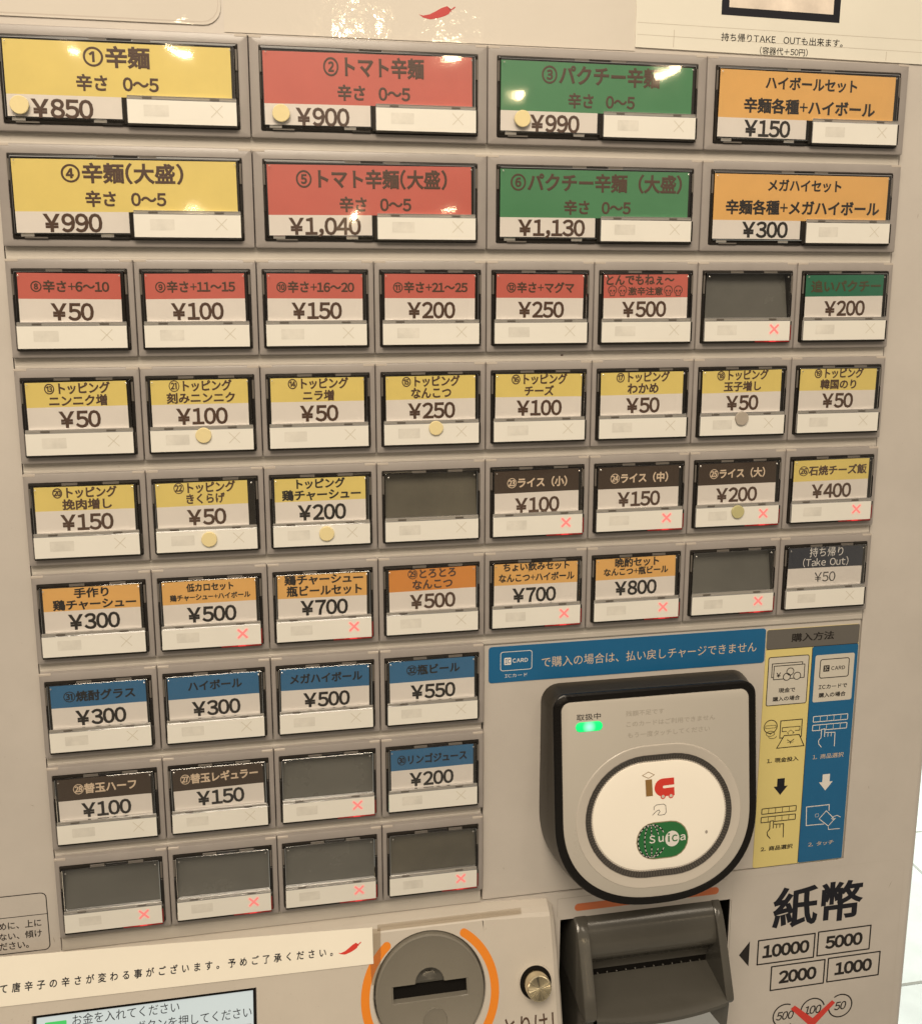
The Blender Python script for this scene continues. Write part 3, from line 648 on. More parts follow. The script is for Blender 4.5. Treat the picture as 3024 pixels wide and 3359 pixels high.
LO, LI = stad(222.5, 289.5, 294.9, 348.1, 0, n=152), stad(224.9, 287.1, 297.3, 345.7, 0, n=152)
for k in range(152):
    o1, i1 = LO[k], LI[k]; o2, i2 = LO[(k + 1) % 152], LI[(k + 1) % 152]; f = .35
    A = lambda p, q, t: (p[0] + (q[0] - p[0]) * t, p[1] + (q[1] - p[1]) * t)
    p1, p2 = A(o1, o2, .3), A(o1, o2, .65); q1, q2 = A(i1, i2, .3), A(i1, i2, .65)
    b.face([(p1[0], p1[1], rd(p1[1], .95)), (p2[0], p2[1], rd(p2[1], .95)), (q2[0], q2[1], rd(q2[1], .42)), (q1[0], q1[1], rd(q1[1], .42))])
tag(mk("ring_ribs", b, mat("rib_plastic", (.10, .088, .075), .3), CR), kind="stuff")
b = B(); b.loft([stad(225.1, 286.9, 297.5, 345.5, lambda v: rd(v, .1)), stad(225.4, 286.6, 297.8, 345.2, lambda v: rd(v, .6)), stad(228, 284, 300.2, 342.8, lambda v: rd(v, .95)), stad(236, 276, 307, 336, lambda v: rd(v, 1.05))], False, True)
mk("touch_pad", b, M_pad, CR, smooth=True)
RF = lambda x, v: rd(v, .25); RPd = lambda x, v: rd(v, 1.15)
text("取扱中", 218.8, 273.9, 229.7, 276.7, RF, .05, INK['black'], CR, bold=.008)
b = B(); b.loft([rl(218.3, 277.5, 230.4, 281.6, 2, lambda v: rd(v, .2), 6), rl(218.3, 277.5, 230.4, 281.6, 2, lambda v: rd(v, .45), 6), rl(218.9, 278.1, 229.8, 281.0, 1.45, lambda v: rd(v, .7), 6)], False, True)
gm = bpy.data.materials.new("green_lamp"); gm.use_nodes = True; nt = gm.node_tree; pb = nt.nodes["Principled BSDF"]
tc = nt.nodes.new("ShaderNodeTexCoord"); vm = nt.nodes.new("ShaderNodeVectorMath"); vm.operation = 'LENGTH'; nt.links.new(tc.outputs["Object"], vm.inputs[0])
rr = nt.nodes.new("ShaderNodeMapRange"); rr.inputs[1].default_value = 0; rr.inputs[2].default_value = .0032; nt.links.new(vm.outputs["Value"], rr.inputs[0])
cr = nt.nodes.new("ShaderNodeMix"); cr.data_type = 'RGBA'; cr.inputs["A"].default_value = (.55, 1, .85, 1); cr.inputs["B"].default_value = (0, .75, .16, 1)
nt.links.new(rr.outputs[0], cr.inputs["Factor"]); nt.links.new(cr.outputs["Result"], pb.inputs["Emission Color"]); pb.inputs["Emission Strength"].default_value = 1.15
pb.inputs["Base Color"].default_value = (0, .3, .08, 1)
mk("status_lamp", b, gm, CR, W(224.3, 279.6, rd(279.6)), smooth=True)
M_rf = mat("faint_reader_print", (.38, .345, .295), .35)
for s, a, v, b_, th in (("残額不足です", 241.1, 274.2, 258.7, 2.4), ("このカードはご利用できません", 241.3, 278.9, 282.6, 2.4), ("もう一度タッチしてください", 241.8, 283.7, 280.0, 2.5)):
    text(s, a, v, b_, v + th, RF, .05, M_rf, CR, bold=.006, name="faint_text")
q = S2(RPd, .03); q.poly([(249.3, 304.8), (252.4, 304.8), (252.7, 312.2), (249.6, 312.2)]); q.put("ochre_logo_bar", M_icb, CR)
q = S2(RPd, .03); q.line([(248.0, 302.8), (250.8, 301.4), (253.5, 302.9), (250.8, 304.2)], .22, True); q.put("logo_diamond", M_icb, CR)
q = S2(RPd, .03)
P = [(262.6, 304.9), (262.7, 308.0), (258.0, 308.1)] + [(257.9 - .65 * math.sin(math.radians(a)), 308.7 - .6 * math.cos(math.radians(a))) for a in (30, 90, 150)] + [(258.0, 309.3), (262.7, 309.2), (262.8, 312.8), (258, 312.9)]
P += [(257.6 - 4.1 * math.sin(math.radians(a)), 308.9 + 4.0 * math.cos(math.radians(a))) for a in range(0, 181, 15)]
q.poly(P); q.put("red_logo_letter", M_icr, CR)
for cx in (257.4, 261.1):
    q = S2(RPd, .05); q.disc(cx, 312.9, 1.15, None, 16); q.put("logo_wheel_ring", M_icr, CR); q = S2(RPd, .07); q.disc(cx, 312.9, .72, None, 16); q.put("logo_wheel", M_whitef, CR)
q = S2(RPd, .03); q.line([(253.1, 318.6), (253.2, 317.2), (254.2, 316.4), (257.6, 316.3), (258.6, 317.0), (258.8, 320.0), (258.0, 321.0), (255.7, 321.1), (254.9, 320.8), (255.9, 319.4), (255.4, 318.7), (254.2, 319.2), (252.4, 320.8)], .22); q.put("touch_symbol", INK['black'], CR)
q = S2(RPd, .03); q.rect(244.8, 324.0, 269.0, 340.5, 8.1); q.put("badge_rim", M_gold, CR)
q = S2(RPd, .07); q.rect(245.2, 324.4, 268.6, 340.1, 7.8); q.put("green_badge", M_green, CR)
gc = (251.6, 332.2); q = S2(RPd, .11); q2 = S2(RPd, .14)
def meridian(a, s0, s1):
    P = [(gc[0] + a * math.cos(math.radians(t)), gc[1] - 7.3 * math.sin(math.radians(t))) for t in range(s0, s1 + 1, 8)]
    q.line(P, .62); 
    for i in range(0, len(P) - 1, 2): q2.line([P[i], P[i + 1]], .3)
meridian(-6.0, -88, 88); meridian(-3.0, -84, 84); meridian(.25, 18, 82); meridian(.25, -82, -18); meridian(3.6, 22, 84); meridian(3.6, -84, -22); meridian(6.6, 28, 84); meridian(6.6, -84, -28)
q.put("globe_lines", INK['pure'], CR); q2.put("globe_dashes", INK['white'], CR)
q = S2(RPd, .17); q.disc(261.4, 332.0, 3.3, 3.5); q.put("badge_disc", INK['white'], CR)
for s, a, v, b_, vv, m, off in (("S", 250.7, 329.7, 253.5, 333.2, INK['white'], .18), ("u", 255.0, 330.4, 257.4, 333.0, INK['white'], .18), ("i", 259.3, 329.4, 260.3, 333.3, M_green, .22), ("c", 261.2, 330.3, 263.9, 333.4, M_green, .22), ("a", 265.1, 330.6, 267.6, 333.3, INK['white'], .18)):
    text(s, a, v, b_, vv, RPd, off, m, CR, bold=.015, name="badge_letter")
q = S2(RPd, -.02); q.disc(277.6, 330.8, .62, .8, 12); q.put("smudge", INK['grey'], CR)

# ---- coin block (leans back: its face looks up a little)
CB = empty("coin_block", W(100, 430, PD), TM)
ct = lambda v, o=0: 3 + .35 * (v - 370) + o
XL, XR = -138.0, 213.4
b = B()
prof = [(367.0, PD - 2), (368.6, 1.2), (369.4, 2.4), (370.6, ct(370.6))]
vv_ = [370.6, 373.5, 470]
def edge_r(v, d, e): return d
cols_x = [XL, 60, XR - 9, XR - 3.0, XR - 1.0, XR]
drop = [0, 0, 0, 0, -.9, -3.2]; vdrop = [0, 0, 0, .8, 3.0, 7.0]
rows_ = prof + [(374, ct(374)), (385, ct(385)), (420, ct(420)), (470, ct(470)), (520, ct(520))]
G_ = []
for (v, d) in rows_: G_.append([(x, v + (vd if v < 372 else vd * max(0, 1 - (v - 372) / 12)), d + dr) for x, dr, vd in zip(cols_x, drop, vdrop)])
# leave the coin disc and screen openings out of the sheet: cells cut by x and v
XB = [XL, -10.6, 79.6, 128.6, 179.4, XR - 3, XR - 1, XR]
VB = [367.4, 368.8, 369.8, 371.0, 372.4, 387.2, 398, 422.6, 470, 520]
def bd(x, v):
    d = ct(v)
    if v < 372.4: t = (372.4 - v) / 5; d -= 9 * t * t + .2 * t
    if x > XR - 3.01: u = (x - (XR - 3)) / 3; d -= 3 * u * u
    return d
def bxv(x, v):
    u = max(0, (x - (XR - 12)) / 12); return (x, v + (4.5 * u ** 3 if v < 375 else 0), bd(x, v))
for i in range(len(XB) - 1):
    for j in range(len(VB) - 1):
        if (i == 1 and j in (5, 6, 7)) or (i == 3 and j in (4, 5, 6)): continue
        P = [bxv(XB[i], VB[j]), bxv(XB[i + 1], VB[j]), bxv(XB[i + 1], VB[j + 1]), bxv(XB[i], VB[j + 1])]
        b.face(P)
b.loft([[bxv(XR, v) for v in VB], [(XR + .1, v + 4.5, -20) if v < 375 else (XR + .1, v, -20) for v in VB]], False, False, closed=False)
# ring round the coin disc: annulus between circle and its square cell
cdx, cdv, cr_ = 154.0, 397.4, 25.2; rv_ = cr_ / 1.06
n = 64; sq = []
for k in range(n):
    t = 2 * math.pi * k / n; c, s = math.cos(t), math.sin(t); x = c * 99; v = s * 99
    kx = (25.4) / max(abs(c), 1e-6); kv = (25.2 if s > 0 else 25.0) / max(abs(s), 1e-6); m_ = min(kx, kv); sq.append((cdx + c * m_, cdv + s * m_))
b.loft([[(x, v, ct(v)) for x, v in sq], circ(cdx, cdv, cr_, ct, n, rv_), circ(cdx, cdv, cr_ - .4, lambda v: ct(v, -.5), n, rv_ - .4), circ(cdx, cdv, cr_ - .5, lambda v: ct(v, -7), n, rv_ - .5)], False, True)
# screen well
b.loft([rl(-10.6, 387.2, 79.6, 470, .01, ct), rl(-10.2, 387.6, 79.2, 469.6, .01, lambda v: ct(v, -1.6))], False, False)
mk("block_shell", b, M_block, CB, smooth=True)
# coin disc: rim and face with the slot hole
b = B(); R1 = cr_ - 1.5; 
outer = circ(cdx, cdv, R1, ct, n, rv_ - 1.5)
# slot outline (T-shaped: bar with a half disc above), star-shaped about its centre
sx0, sx1, sv0, sv1 = 137.8, 170.4, 393.7, 400.3
SL = [(sx0, sv0), (sx0, sv1), (sx1, sv1), (sx1, sv0)] + [(154 + 6.3 * math.cos(math.radians(a)), sv0 + 5.6 * math.sin(math.radians(a))) for a in range(0, -181, -15)]
def ray_hit(t):
    c, s = math.cos(t), math.sin(t); ox, ov = 154.0, 396.6; best = None
    for i in range(len(SL)):
        (x1, y1), (x2, y2) = SL[i], SL[(i + 1) % len(SL)]; ex, ey = x2 - x1, y2 - y1; den = c * ey - s * ex
        if abs(den) < 1e-9: continue
        tt = ((x1 - ox) * ey - (y1 - ov) * ex) / den; uu = ((x1 - ox) * s - (y1 - ov) * c) / den
        if tt > 0 and -1e-6 <= uu <= 1 + 1e-6 and (best is None or tt < best): best = tt
    return (ox + c * best, ov + s * best)
angs = sorted(set([2 * math.pi * k / n for k in range(n)] + [math.atan2(v - 396.6, x - 154) % (2 * math.pi) for x, v in SL]))
inn = [ray_hit(t) for t in angs]; inn_o = []
def out_pt(t, rr):
    c, s = math.cos(t), math.sin(t); ox, ov = 0.0, 396.6 - cdv; A = (c / rr) ** 2 + (s / (rr / 1.06)) ** 2; Bq = 2 * ov * s / (rr / 1.06) ** 2; Cq = (ov / (rr / 1.06)) ** 2 - 1
    k = (-Bq + math.sqrt(Bq * Bq - 4 * A * Cq)) / (2 * A); return (cdx + c * k, 396.6 + s * k)
L = lambda pts, o: [(x, v, ct(v, o)) for x, v in pts]
shr = lambda k: [(154 + (x - 154) * k, 396.6 + (v - 396.6) * k) for x, v in inn]
b.loft([L([out_pt(t, 24.1) for t in angs], -6), L([out_pt(t, 24.1) for t in angs], -.2), L([out_pt(t, 23.9) for t in angs], .5), L([out_pt(t, 23.2) for t in angs], .75), L([out_pt(t, 22.6) for t in angs], .45),
        L(shr(1.05), .45), L(shr(1.03), .1), L(inn, 0), L(shr(1.0), -3)], False, False)
mk("coin_disc", b, M_grey, CB, smooth=True)
b = B(); b.loft([L(shr(1.0), -2.6)], False, True); mk("slot_darkness", b, M_dark, CB)
b = B(); hp = [(154 + 6.2 * math.cos(math.radians(a)), sv0 + .4 + 5.6 * math.sin(math.radians(a))) for a in range(0, -181, -15)]
b.loft([[(x, v, ct(v, -.9)) for x, v in hp], [(154 + (x - 154) * .6, sv0 + .4 + (v - sv0 - .4) * .6, ct(v, -1.9)) for x, v in hp]], False, True); mk("thumb_recess", b, M_bill, CB, smooth=True)
b = B(); b.loft([circ(155.6, 408.6, 5.4, lambda v: ct(v, .5), 28), circ(155.6, 408.6, 5.2, lambda v: ct(v, .9), 28), circ(155.6, 408.6, 4.6, lambda v: ct(v, .7), 28), circ(155.6, 408.8, 3.0, lambda v: ct(v, .52), 28)], False, True); mk("finger_dimple", b, M_grey, CB, smooth=True)
CTf = lambda x, v: ct(v)
q = S2(CTf, .06); q.arc_band(154.3, 398.6, 28.7, 3.7, -56, 60, .94); q.put("orange_arc", M_tang, CB)
q = S2(CTf, .06); q.arc_band(154.3, 398.6, 28.8, 3.7, 122, 230, .94); q.put("orange_arc", M_tang, CB)
# return knob
KN = empty("return_knob", W(201.5, 399, ct(399)), CB)
kx, kv = 201.6, 399.2
b = B(); q = S2(CTf, .05); q.disc(kx, kv, 7.5, 7.2); q.put("knob_well", M_dark, CB)
b.loft([circ(kx, kv, 7.9, ct, 40, 7.5), circ(kx, kv, 7.8, lambda v: ct(v, .5), 40, 7.4), circ(kx, kv, 7.3, lambda v: ct(v, .45), 40, 6.9), circ(kx, kv, 7.2, lambda v: ct(v, .02), 40, 6.8)], False, False); mk("knob_collar", b, M_block, CB, smooth=True)
N_ = Vector((0, .33, .944))  # direction of the tilted face's normal in (x, v up, d)
def kc(r, h, n=40): 
    return [(kx + r * math.cos(2 * math.pi * i / n), kv + r * .944 * math.sin(2 * math.pi * i / n) - .33 * h, ct(kv) + .33 * r * math.sin(2 * math.pi * i / n) + .944 * h) for i in range(n)]
b = B(); b.loft([kc(5.6, -3), kc(5.6, 6.6), kc(5.35, 7.2)], False, False); mk("knob_barrel", b, M_metal, KN, smooth=True)
b = B(); b.loft([kc(5.35, 7.2), kc(4.9, 7.35)], False, True); mk("knob_cap", b, M_spun, KN, W(*[sum(p[i] for p in kc(4.9, 7.35)) / 40 for i in range(3)]))
text("とりけし", 186.4, 411.6, 212.8, 419.6, CTf, .06, INK['brown'], CB, bold=.012)
# screen
DS = empty("display_screen", W(34, 430, ct(430)), CB)
b = B(); o2 = lambda e, o: rl(-10.2 + e, 387.6 + e, 79.2 - e, 469 - e, .2, lambda v: ct(v, o))
b.loft([o2(0, -1.6), o2(0, -1.0), o2(1.1, -1.0), o2(1.2, -1.8)], False, False); mk("screen_bezel", b, M_black, DS)
b = B(); b.loft([o2(1.15, -1.7)], False, True); mk("lcd_panel", b, M_lcd, DS)
SCp = lambda x, v: ct(v, -1.7)
text("お金を入れてください", 4.9, 389.6, 47.6, 393.6, SCp, .06, INK['pure'], DS, bold=.0, ang=0)
text("メニューボタンを押してください", 13.0, 395.0, 77.3, 399.0, SCp, .06, INK['pure'], DS, bold=.0)
q = S2(SCp, .06); q.rect(-5.9, 391.2, 2.6, 400, .4); q.put("green_icon", M_lcdg, DS)
stroke_part("screen_rule", INK['grey'], DS, lambda q: q.line([(4, 401.5), (77, 401.5)], .2), SCp, .05)

# ---- bill slot
BU = empty("bill_slot", W(260, 430, PD), TM)
bo = B(); bo.loft([rl(217.8, 382.9, 301.9, 470, .1, PD - .3), rl(217.8, 382.9, 301.9, 470, .1, -40)], False, True)
mk("opening_lining", bo, M_dark, BU)
bp_ = lambda v, o=0: .45 * (v - 382) + o
X0, X1 = 223.8, 296.6
def prof_out(x):                  # outer silhouette depth drop towards the rounded side edges
    return 0
b = B(); NV = 22
# hood and tray between the cheeks: profile in v and d
inner = [(378, -16), (380.5, -7), (382.5, -2.6), (385, .2), (388, 1.6), (392, 3.0), (396, 3.9), (399, 3.6), (401.5, 1.8), (404, -1.0), (407, -3.4), (410, -4.8), (412.6, -5.4)]
b.loft([[(X0 + 5.6, v, d), (X1 - 4.0, v, d)] for v, d in inner], False, False, closed=False)
tray = [(415.7, -5.4), (416.0, -2), (416.4, 3), (416.9, 8.5), (417.4, 13.0), (417.9, 16)]
def lipv(x): u = (x - (X0 + X1) / 2) / ((X1 - X0) / 2); return 3.6 * (1 - u * u)
nx = 15; xsn = [X0 + 5.6 + (X1 - X0 - 9.6) * k / (nx - 1) for k in range(nx)]
T_ = [[(x, v + lipv(x) * max(0, (d + 5.4) / 21.4) ** 1.5, d + .5 * lipv(x) * max(0, (d + 5.4) / 21.4)) for x in xsn] for v, d in tray]
T_.append([(x, 418.8 + lipv(x), 17.3 + .5 * lipv(x)) for x in xsn]); T_.append([(x, 420.6 + lipv(x), 17.2 + .5 * lipv(x)) for x in xsn]); T_.append([(x, 424.5 + lipv(x), 13) for x in xsn]); T_.append([(x, 470, 9) for x in xsn])
b.loft(T_, False, False, closed=False)
b.face([(X0 + 5.6, 412.6, -5.4), (X1 - 4, 412.6, -5.4), (X1 - 4, 412.7, -6.2), (X0 + 5.6, 412.7, -6.2)])
mk("bill_guide", b, M_bill, BU, smooth=True)
b = B(); b.face([(X0 + 4, 411, -5.9), (X1 - 3, 411, -5.9), (X1 - 3, 418, -5.9), (X0 + 4, 418, -5.9)]); mk("slot_shade", b, M_dark, BU)  # black plane put across the slot for the shade inside
for k in range(14):
    xx = X0 + 8.4 + k * 4.7
    b = B(); b.box(xx, 415.0, xx + .7, 415.6, -8, -5.2, .1, .1); mk("slot_tooth", b, M_bill, BU)
def cheek(xa, xb, fl):
    b = B(); fr = [(378, -16), (380.5, -6.4), (382.6, -1.8), (385.2, 1.5), (389, 3.9), (394, 6.2), (402, 9.8), (410, 13.4), (417.6, 16.9), (419.4, 17.2), (421, 16.4), (424, 13), (470, 9)]
    e = 1.0
    xo, xi = (xa, xb) if fl else (xb, xa); s = 1 if fl else -1
    b.loft([[(xo, v, -30) for v, d in fr], [(xo, v, d - 1.3) for v, d in fr], [(xo + s * .5, v, d - .3) for v, d in fr], [(xo + s * 1.3, v, d) for v, d in fr], [(xi - s * .3, v, d) for v, d in fr], [(xi, v, d - .25) for v, d in fr], [(xi, v, -30) for v, d in fr]], False, False, closed=False)
    mk("cheek", b, M_bill, BU, smooth=True)
cheek(X0, X0 + 6.0, True); cheek(X1 - 4.3, X1, False)
b = B()
b.loft([[(x, v, d) for x, d in ((X0 + 1, 3), (X0 + 4, 12.0), (262, 16.2), (X1 - 4, 12.0), (X1 + 2, 6), (X1 + 3, -2))] for v in (424.2, 470)], False, False, closed=False)
mk("bill_lamp_lens", b, M_glassb, BU, smooth=True)

# ---- prints on the cabinet
stroke_part("orange_bar", M_tang2, TM, lambda q: q.rect(224.3, 375.2, 296.0, 379.0, 1.85))
stroke_part("panel_outline", M_rail, TM, lambda q: q.line([(303.0, 470), (303.0, 373.4), (304.2, 371.9), (392.2, 371.9), (394.4, 374.4), (394.4, 470)], .18))
stroke_part("frame_line", INK['grey'], TM, lambda q: (q.line([(216.0, 381), (216.0, 371.6), (300, 371.6)], .18), q.line([(302.9, 383), (302.9, 470)], .15)))
text("紙幣", 324.9, 379.9, 373.2, 402.4, PD, .06, INK['pure'], TM, name="large_lettering", bold=.024)
for s, a, v, c_ in (("10000", 318.0, 407.0, 348.8), ("5000", 350.0, 406.6, 379.2), ("2000", 325.9, 422.5, 355.3), ("1000", 356.5, 422.2, 385.6)):
    q = S2(PD, .05); q.rline(a + .35, v + .35, c_ - .35, v + 13.6, .05, .75); q.put("value_frame", INK['black'], TM)
    tw = 25 if len(s) == 5 else 20.5; cx = (a + c_) / 2
    text(s, cx - tw / 2, v + 3.3, cx + tw / 2, v + 10.6, PD, .06, INK['black'], TM, bold=.045, name="value_text")
stroke_part("arrow_mark", INK['black'], TM, lambda q: q.poly([(308.4, 413.9), (313.8, 407.0), (313.8, 420.8)]))
for s, cx, cv, a0, a1 in (("500", 335.2, 451.6, 55, 295), ("100", 350.2, 450.6, 180, 345), ("50", 365.4, 450.6, -125, 170)):
    q = S2(PD, .05); q.cline(cx, cv, 6.4, .72, None, a0, a1); q.put("coin_ring", INK['black'], TM)
    tw = 9.6 if len(s) == 3 else 6.6
    text(s, cx - tw / 2, cv - 2.4, cx + tw / 2, cv + 2.4, PD, .06, INK['black'], TM, bold=.018, shear=.2, name="coin_text")
q = S2(PD, .12); q.poly([(338.1, 448.3), (340.2, 446.6), (350.6, 455.4), (360.6, 446.7), (362.4, 448.4), (351.8, 459.6), (360, 470), (356, 470), (350, 462), (343, 470), (339, 470), (348.6, 459.0)]); q.put("red_cross_mark", M_icr, TM)

M_scuff = mat("scuff", (.33, .28, .22), .6, var=.3, vscale=200)
for x, v, l, a_ in ((388.5, 383, 5, 112), (371, 330, 2.2, 80), (-8, 300, 2.0, 30), (205, 372.6, 3, 5), (-3.4, 361, 3.2, 80), (190, 352, 1.5, 70), (372, 60, 2.4, 95)):
    ca_, sa_ = math.cos(math.radians(a_)), math.sin(math.radians(a_))
    stroke_part("scuff_mark", M_scuff, TM, lambda q: q.poly([(x, v), (x + l * .5 * ca_ - .12 * sa_, v + l * .5 * sa_ + .12 * ca_), (x + l * ca_, v + l * sa_), (x + l * .45 * ca_ + .10 * sa_, v + l * .45 * sa_ - .10 * ca_)]))

# ================================================================ things stuck on the machine
def sheet(name, pts, d, th, m, label, cat, group=None, pl=None):
    """thin sheet with real thickness"""
    f = pl or (lambda x, v: d); b = B(); lo = [(x, v, f(x, v)) for x, v in pts]; hi = [(x, v, f(x, v) + th) for x, v in pts]
    b.loft([lo, hi], False, True)
    c = W(sum(p[0] for p in pts) / len(pts), max(p[1] for p in pts), f(*pts[0])); t = tag(empty(name, c), label, cat, group)
    mk(name + "_sheet" if not name.endswith("sheet") else "film", b, m, t); return t
# glossy films above the buttons
P = [p[:2] for p in rl(-130, -120, 80.6, -3.3, 6.5, 0, 6)]
t = sheet("film_sheet", P, PD + .02, .5, M_film, "clear glossy film with a rounded corner above the wide yellow button", "film")
stroke_part("film_edge", M_pale, t, lambda q: q.rline(-129, -119, 79.6, -4.3, 6, .35), PD, .55)
t = sheet("poster", [(81.6, -120), (240.6, -120), (240.4, -1.2), (81.6, -1.2)], PD + .02, .3, M_film, "glossy beige sheet printed with a red chili above the red and green buttons", "poster")
def chili(q, x0, v0, x1, v1, s=1):
    """chili pepper outline from tip (x0,v0) to stalk (x1,v1)"""
    dx, dv = x1 - x0, v1 - v0
    F = lambda a, b_: (x0 + dx * a, v0 + dv * a + abs(dx) * b_)
    q.poly([F(0, .0), F(.12, .05), F(.3, .04), F(.45, -.01), F(.62, -.08), F(.78, -.11), F(.86, -.04), F(.87, .03), F(.82, .10), F(.7, .14), F(.5, .17), F(.3, .17), F(.12, .10)])
    q.line([F(.84, -.05), F(.90, .06)], .25)
    q.line([F(.87, .0), F(.93, -.02), F(1.0, -.06)], .45)
stroke_part("chili_print", mat("faded_red_print", (.50, .05, .05), .35), t, lambda q: chili(q, 153.7, -10.8, 167.8, -13.2), PD, .36)
t = sheet("poster", [(240.5, -130), (376, -130), (376, -.9), (240.3, -2.6)], PD + .04, .6, M_poster, "cream take-out notice with a black-framed picture at the upper right corner", "poster")
stroke_part("picture_frame_print", INK['pure'], t, lambda q: q.poly([(276.1, -60), (328.6, -60), (328.1, -15.6), (276.2, -16.4)]), PD, .68)
stroke_part("picture_print", M_photo, t, lambda q: q.poly([(279.3, -60), (325.4, -60), (325.1, -18.7), (279.4, -19.4)]), PD, .72)
stroke_part("table_rule", mat("pale_line", (.55, .50, .42), .5), t, lambda q: (q.line([(241, -11.9), (376, -10.4)], .18), q.line([(241, -7.4), (376, -5.6)], .18), q.line([(256.5, -9.8), (256.3, -3.2)], .3), q.line([(350.5, -5.4), (350.4, -1.9)], .3)), PD, .68)
text("持ち帰りTAKE　OUTも出来ます。", 276.6, -9.5, 330.2, -6.3, PD, .72, INK['black'], t, bold=.007, ang=.3)
text("(容器代＋50円)", 293.6, -5.0, 314.8, -2.0, PD, .72, INK['black'], t, bold=.007, ang=.2)

# blue reader strip
t = sheet("card_notice", [p[:2] for p in rl(182.6, 245.9, 312.2, 262.5, 1.4, 0, 4)], PD + .02, .25, M_blue, "blue strip notice with IC CARD emblem above the card reader", "sign")
stroke_part("card_outline", INK['white'], t, lambda q: q.rline(187.9, 248.5, 201.9, 257.1, 1, .28), PD, .32)
stroke_part("emblem_square", INK['white'], t, lambda q: q.rect(189.5, 251.2, 192.6, 254.5, .3), PD, .32)
text("IC", 189.9, 251.8, 192.2, 253.9, PD, .36, M_blue, t, bold=.03); text("CARD", 193.2, 251.8, 200.1, 253.7, PD, .32, INK['white'], t, bold=.02)
text("ICカード", 189.8, 258.8, 199.9, 260.4, PD, .32, INK['white'], t, bold=.0)
text("で購入の場合は、払い戻しチャージできません", 206.3, 252.0, 307.9, 256.9, PD, .32, INK['cream'], t, bold=.0)

# purchase guide
t = sheet("purchase_guide", [p[:2] for p in rl(312.7, 246.8, 359.5, 367.3, 1.2, 0, 4)], PD + .02, .25, M_yel, "yellow and blue picture guide headed 購入方法 right of the card reader", "sign")
G0 = .30; bl = INK['black']; wt = INK['white']
stroke_part("grey_heading", M_greyf, t, lambda q: q.poly([p[:2] for p in rl(312.7, 246.8, 359.5, 270, 1.2, 0, 4) if p[1] < 256.3] + []) if False else q.rect(312.75, 246.85, 359.45, 256.3, .9), PD, G0)
stroke_part("blue_column", M_blue, t, lambda q: q.rect(336.2, 256.5, 359.45, 367.2, .9), PD, G0)
stroke_part("divider_line", bl, t, lambda q: (q.line([(312.7, 256.4), (359.5, 256.4)], .25), q.line([(336.1, 256.6), (336.1, 367.2)], .3)), PD, G0 + .04)
text("購入方法", 325.0, 249.3, 346.6, 253.5, PD, G0 + .05, bl, t, bold=.022)
stroke_part("white_box", M_whitef, t, lambda q: (q.rect(314.4, 260.3, 334.6, 284.1, .9), q.rect(337.9, 260.9, 357.9, 284.3, .9)), PD, G0 + .04)
stroke_part("box_outline", bl, t, lambda q: q.rline(314.4, 260.3, 334.6, 284.1, .9, .38), PD, G0 + .08)
g1, g2 = G0 + .08, G0 + .12
stroke_part("banknote_drawing", bl, t, lambda q: (q.line([(317.0, 270.2), (316.3, 270.2), (316.3, 263.5), (331.5, 263.5), (331.5, 264.6)], .38), q.rline(317.3, 264.7, 332.7, 271.3, .05, .38)), PD, g1)
q = S2(PD, g2); q.disc(325.5, 267.8, 1.75); q.disc(323.9, 270.3, 1.75); q.disc(329.1, 270.2, 1.75); q.put("coin_fill", M_whitef, t)
stroke_part("coin_drawing", bl, t, lambda q: [q.cline(cx, cv, 1.75, .38) for cx, cv in ((323.9, 270.3), (329.1, 270.2))], PD, g2 + .04)
stroke_part("coin_drawing", bl, t, lambda q: q.cline(325.5, 267.8, 1.75, .38), PD, g2 + .07)
text("¥", 318.6, 268.0, 320.9, 270.4, PD, g2, bl, t, bold=.02)
text("現金で", 320.2, 275.7, 328.7, 278.2, PD, g1, bl, t, bold=.026); text("購入の場合", 317.5, 279.9, 331.4, 282.3, PD, g1, bl, t, bold=.026)
stroke_part("card_drawing", bl, t, lambda q: (q.rline(340.6, 263.2, 355.3, 272.4, 1, .42), q.rect(342.3, 266.2, 345.4, 269.3, .2)), PD, g1)
text("IC", 342.8, 266.8, 344.9, 268.7, PD, g2, M_whitef, t, bold=.02); text("CARD", 346.3, 266.9, 353.4, 268.8, PD, g1, bl, t, bold=.02)
text("ICカードで", 340.5, 275.8, 355.2, 278.0, PD, g1, bl, t, bold=.024); text("購入の場合", 340.8, 279.8, 354.8, 282.3, PD, g1, bl, t, bold=.026)
stroke_part("coin_slot_drawing", bl, t, lambda q: (q.cline(317.4, 294.7, 3.3, .38), q.rline(314.9, 294.1, 320.1, 295.4, .1, .2), q.cline(317.5, 298.2, 2.1, .25, 1.3), q.cline(318.7, 299.6, 2.0, .25, 1.2, 0, 190), q.line([(316.6, 297.7), (317.5, 298.6), (318.4, 297.7)], .2)), PD, g1)
stroke_part("note_slot_drawing", bl, t, lambda q: (q.line([(324.2, 300.9), (322.4, 300.9), (322.4, 292.2), (333.3, 292.2), (333.4, 300.9), (332.6, 300.9)], .42), q.line([(325.8, 297.7), (323.4, 297.7), (323.4, 295.7), (332.4, 295.7), (332.4, 297.7), (330, 297.7)], .32),
            q.line([(324.6, 299.8), (332.3, 299.9), (335.1, 305.8), (321.2, 305.9)], .42, True), q.line([(326.6, 299.4), (326.6, 298.6), (325.9, 298.6), (327.8, 297.2), (329.6, 298.6), (329.0, 298.6), (329.0, 299.4)], .22),
            q.line([(326.2, 302.0), (328, 303.2), (329.8, 302.0)], .3), q.line([(328, 303.2), (328, 304.2)], .3), q.line([(326.4, 303.4), (329.6, 303.4)], .2)), PD, g1)
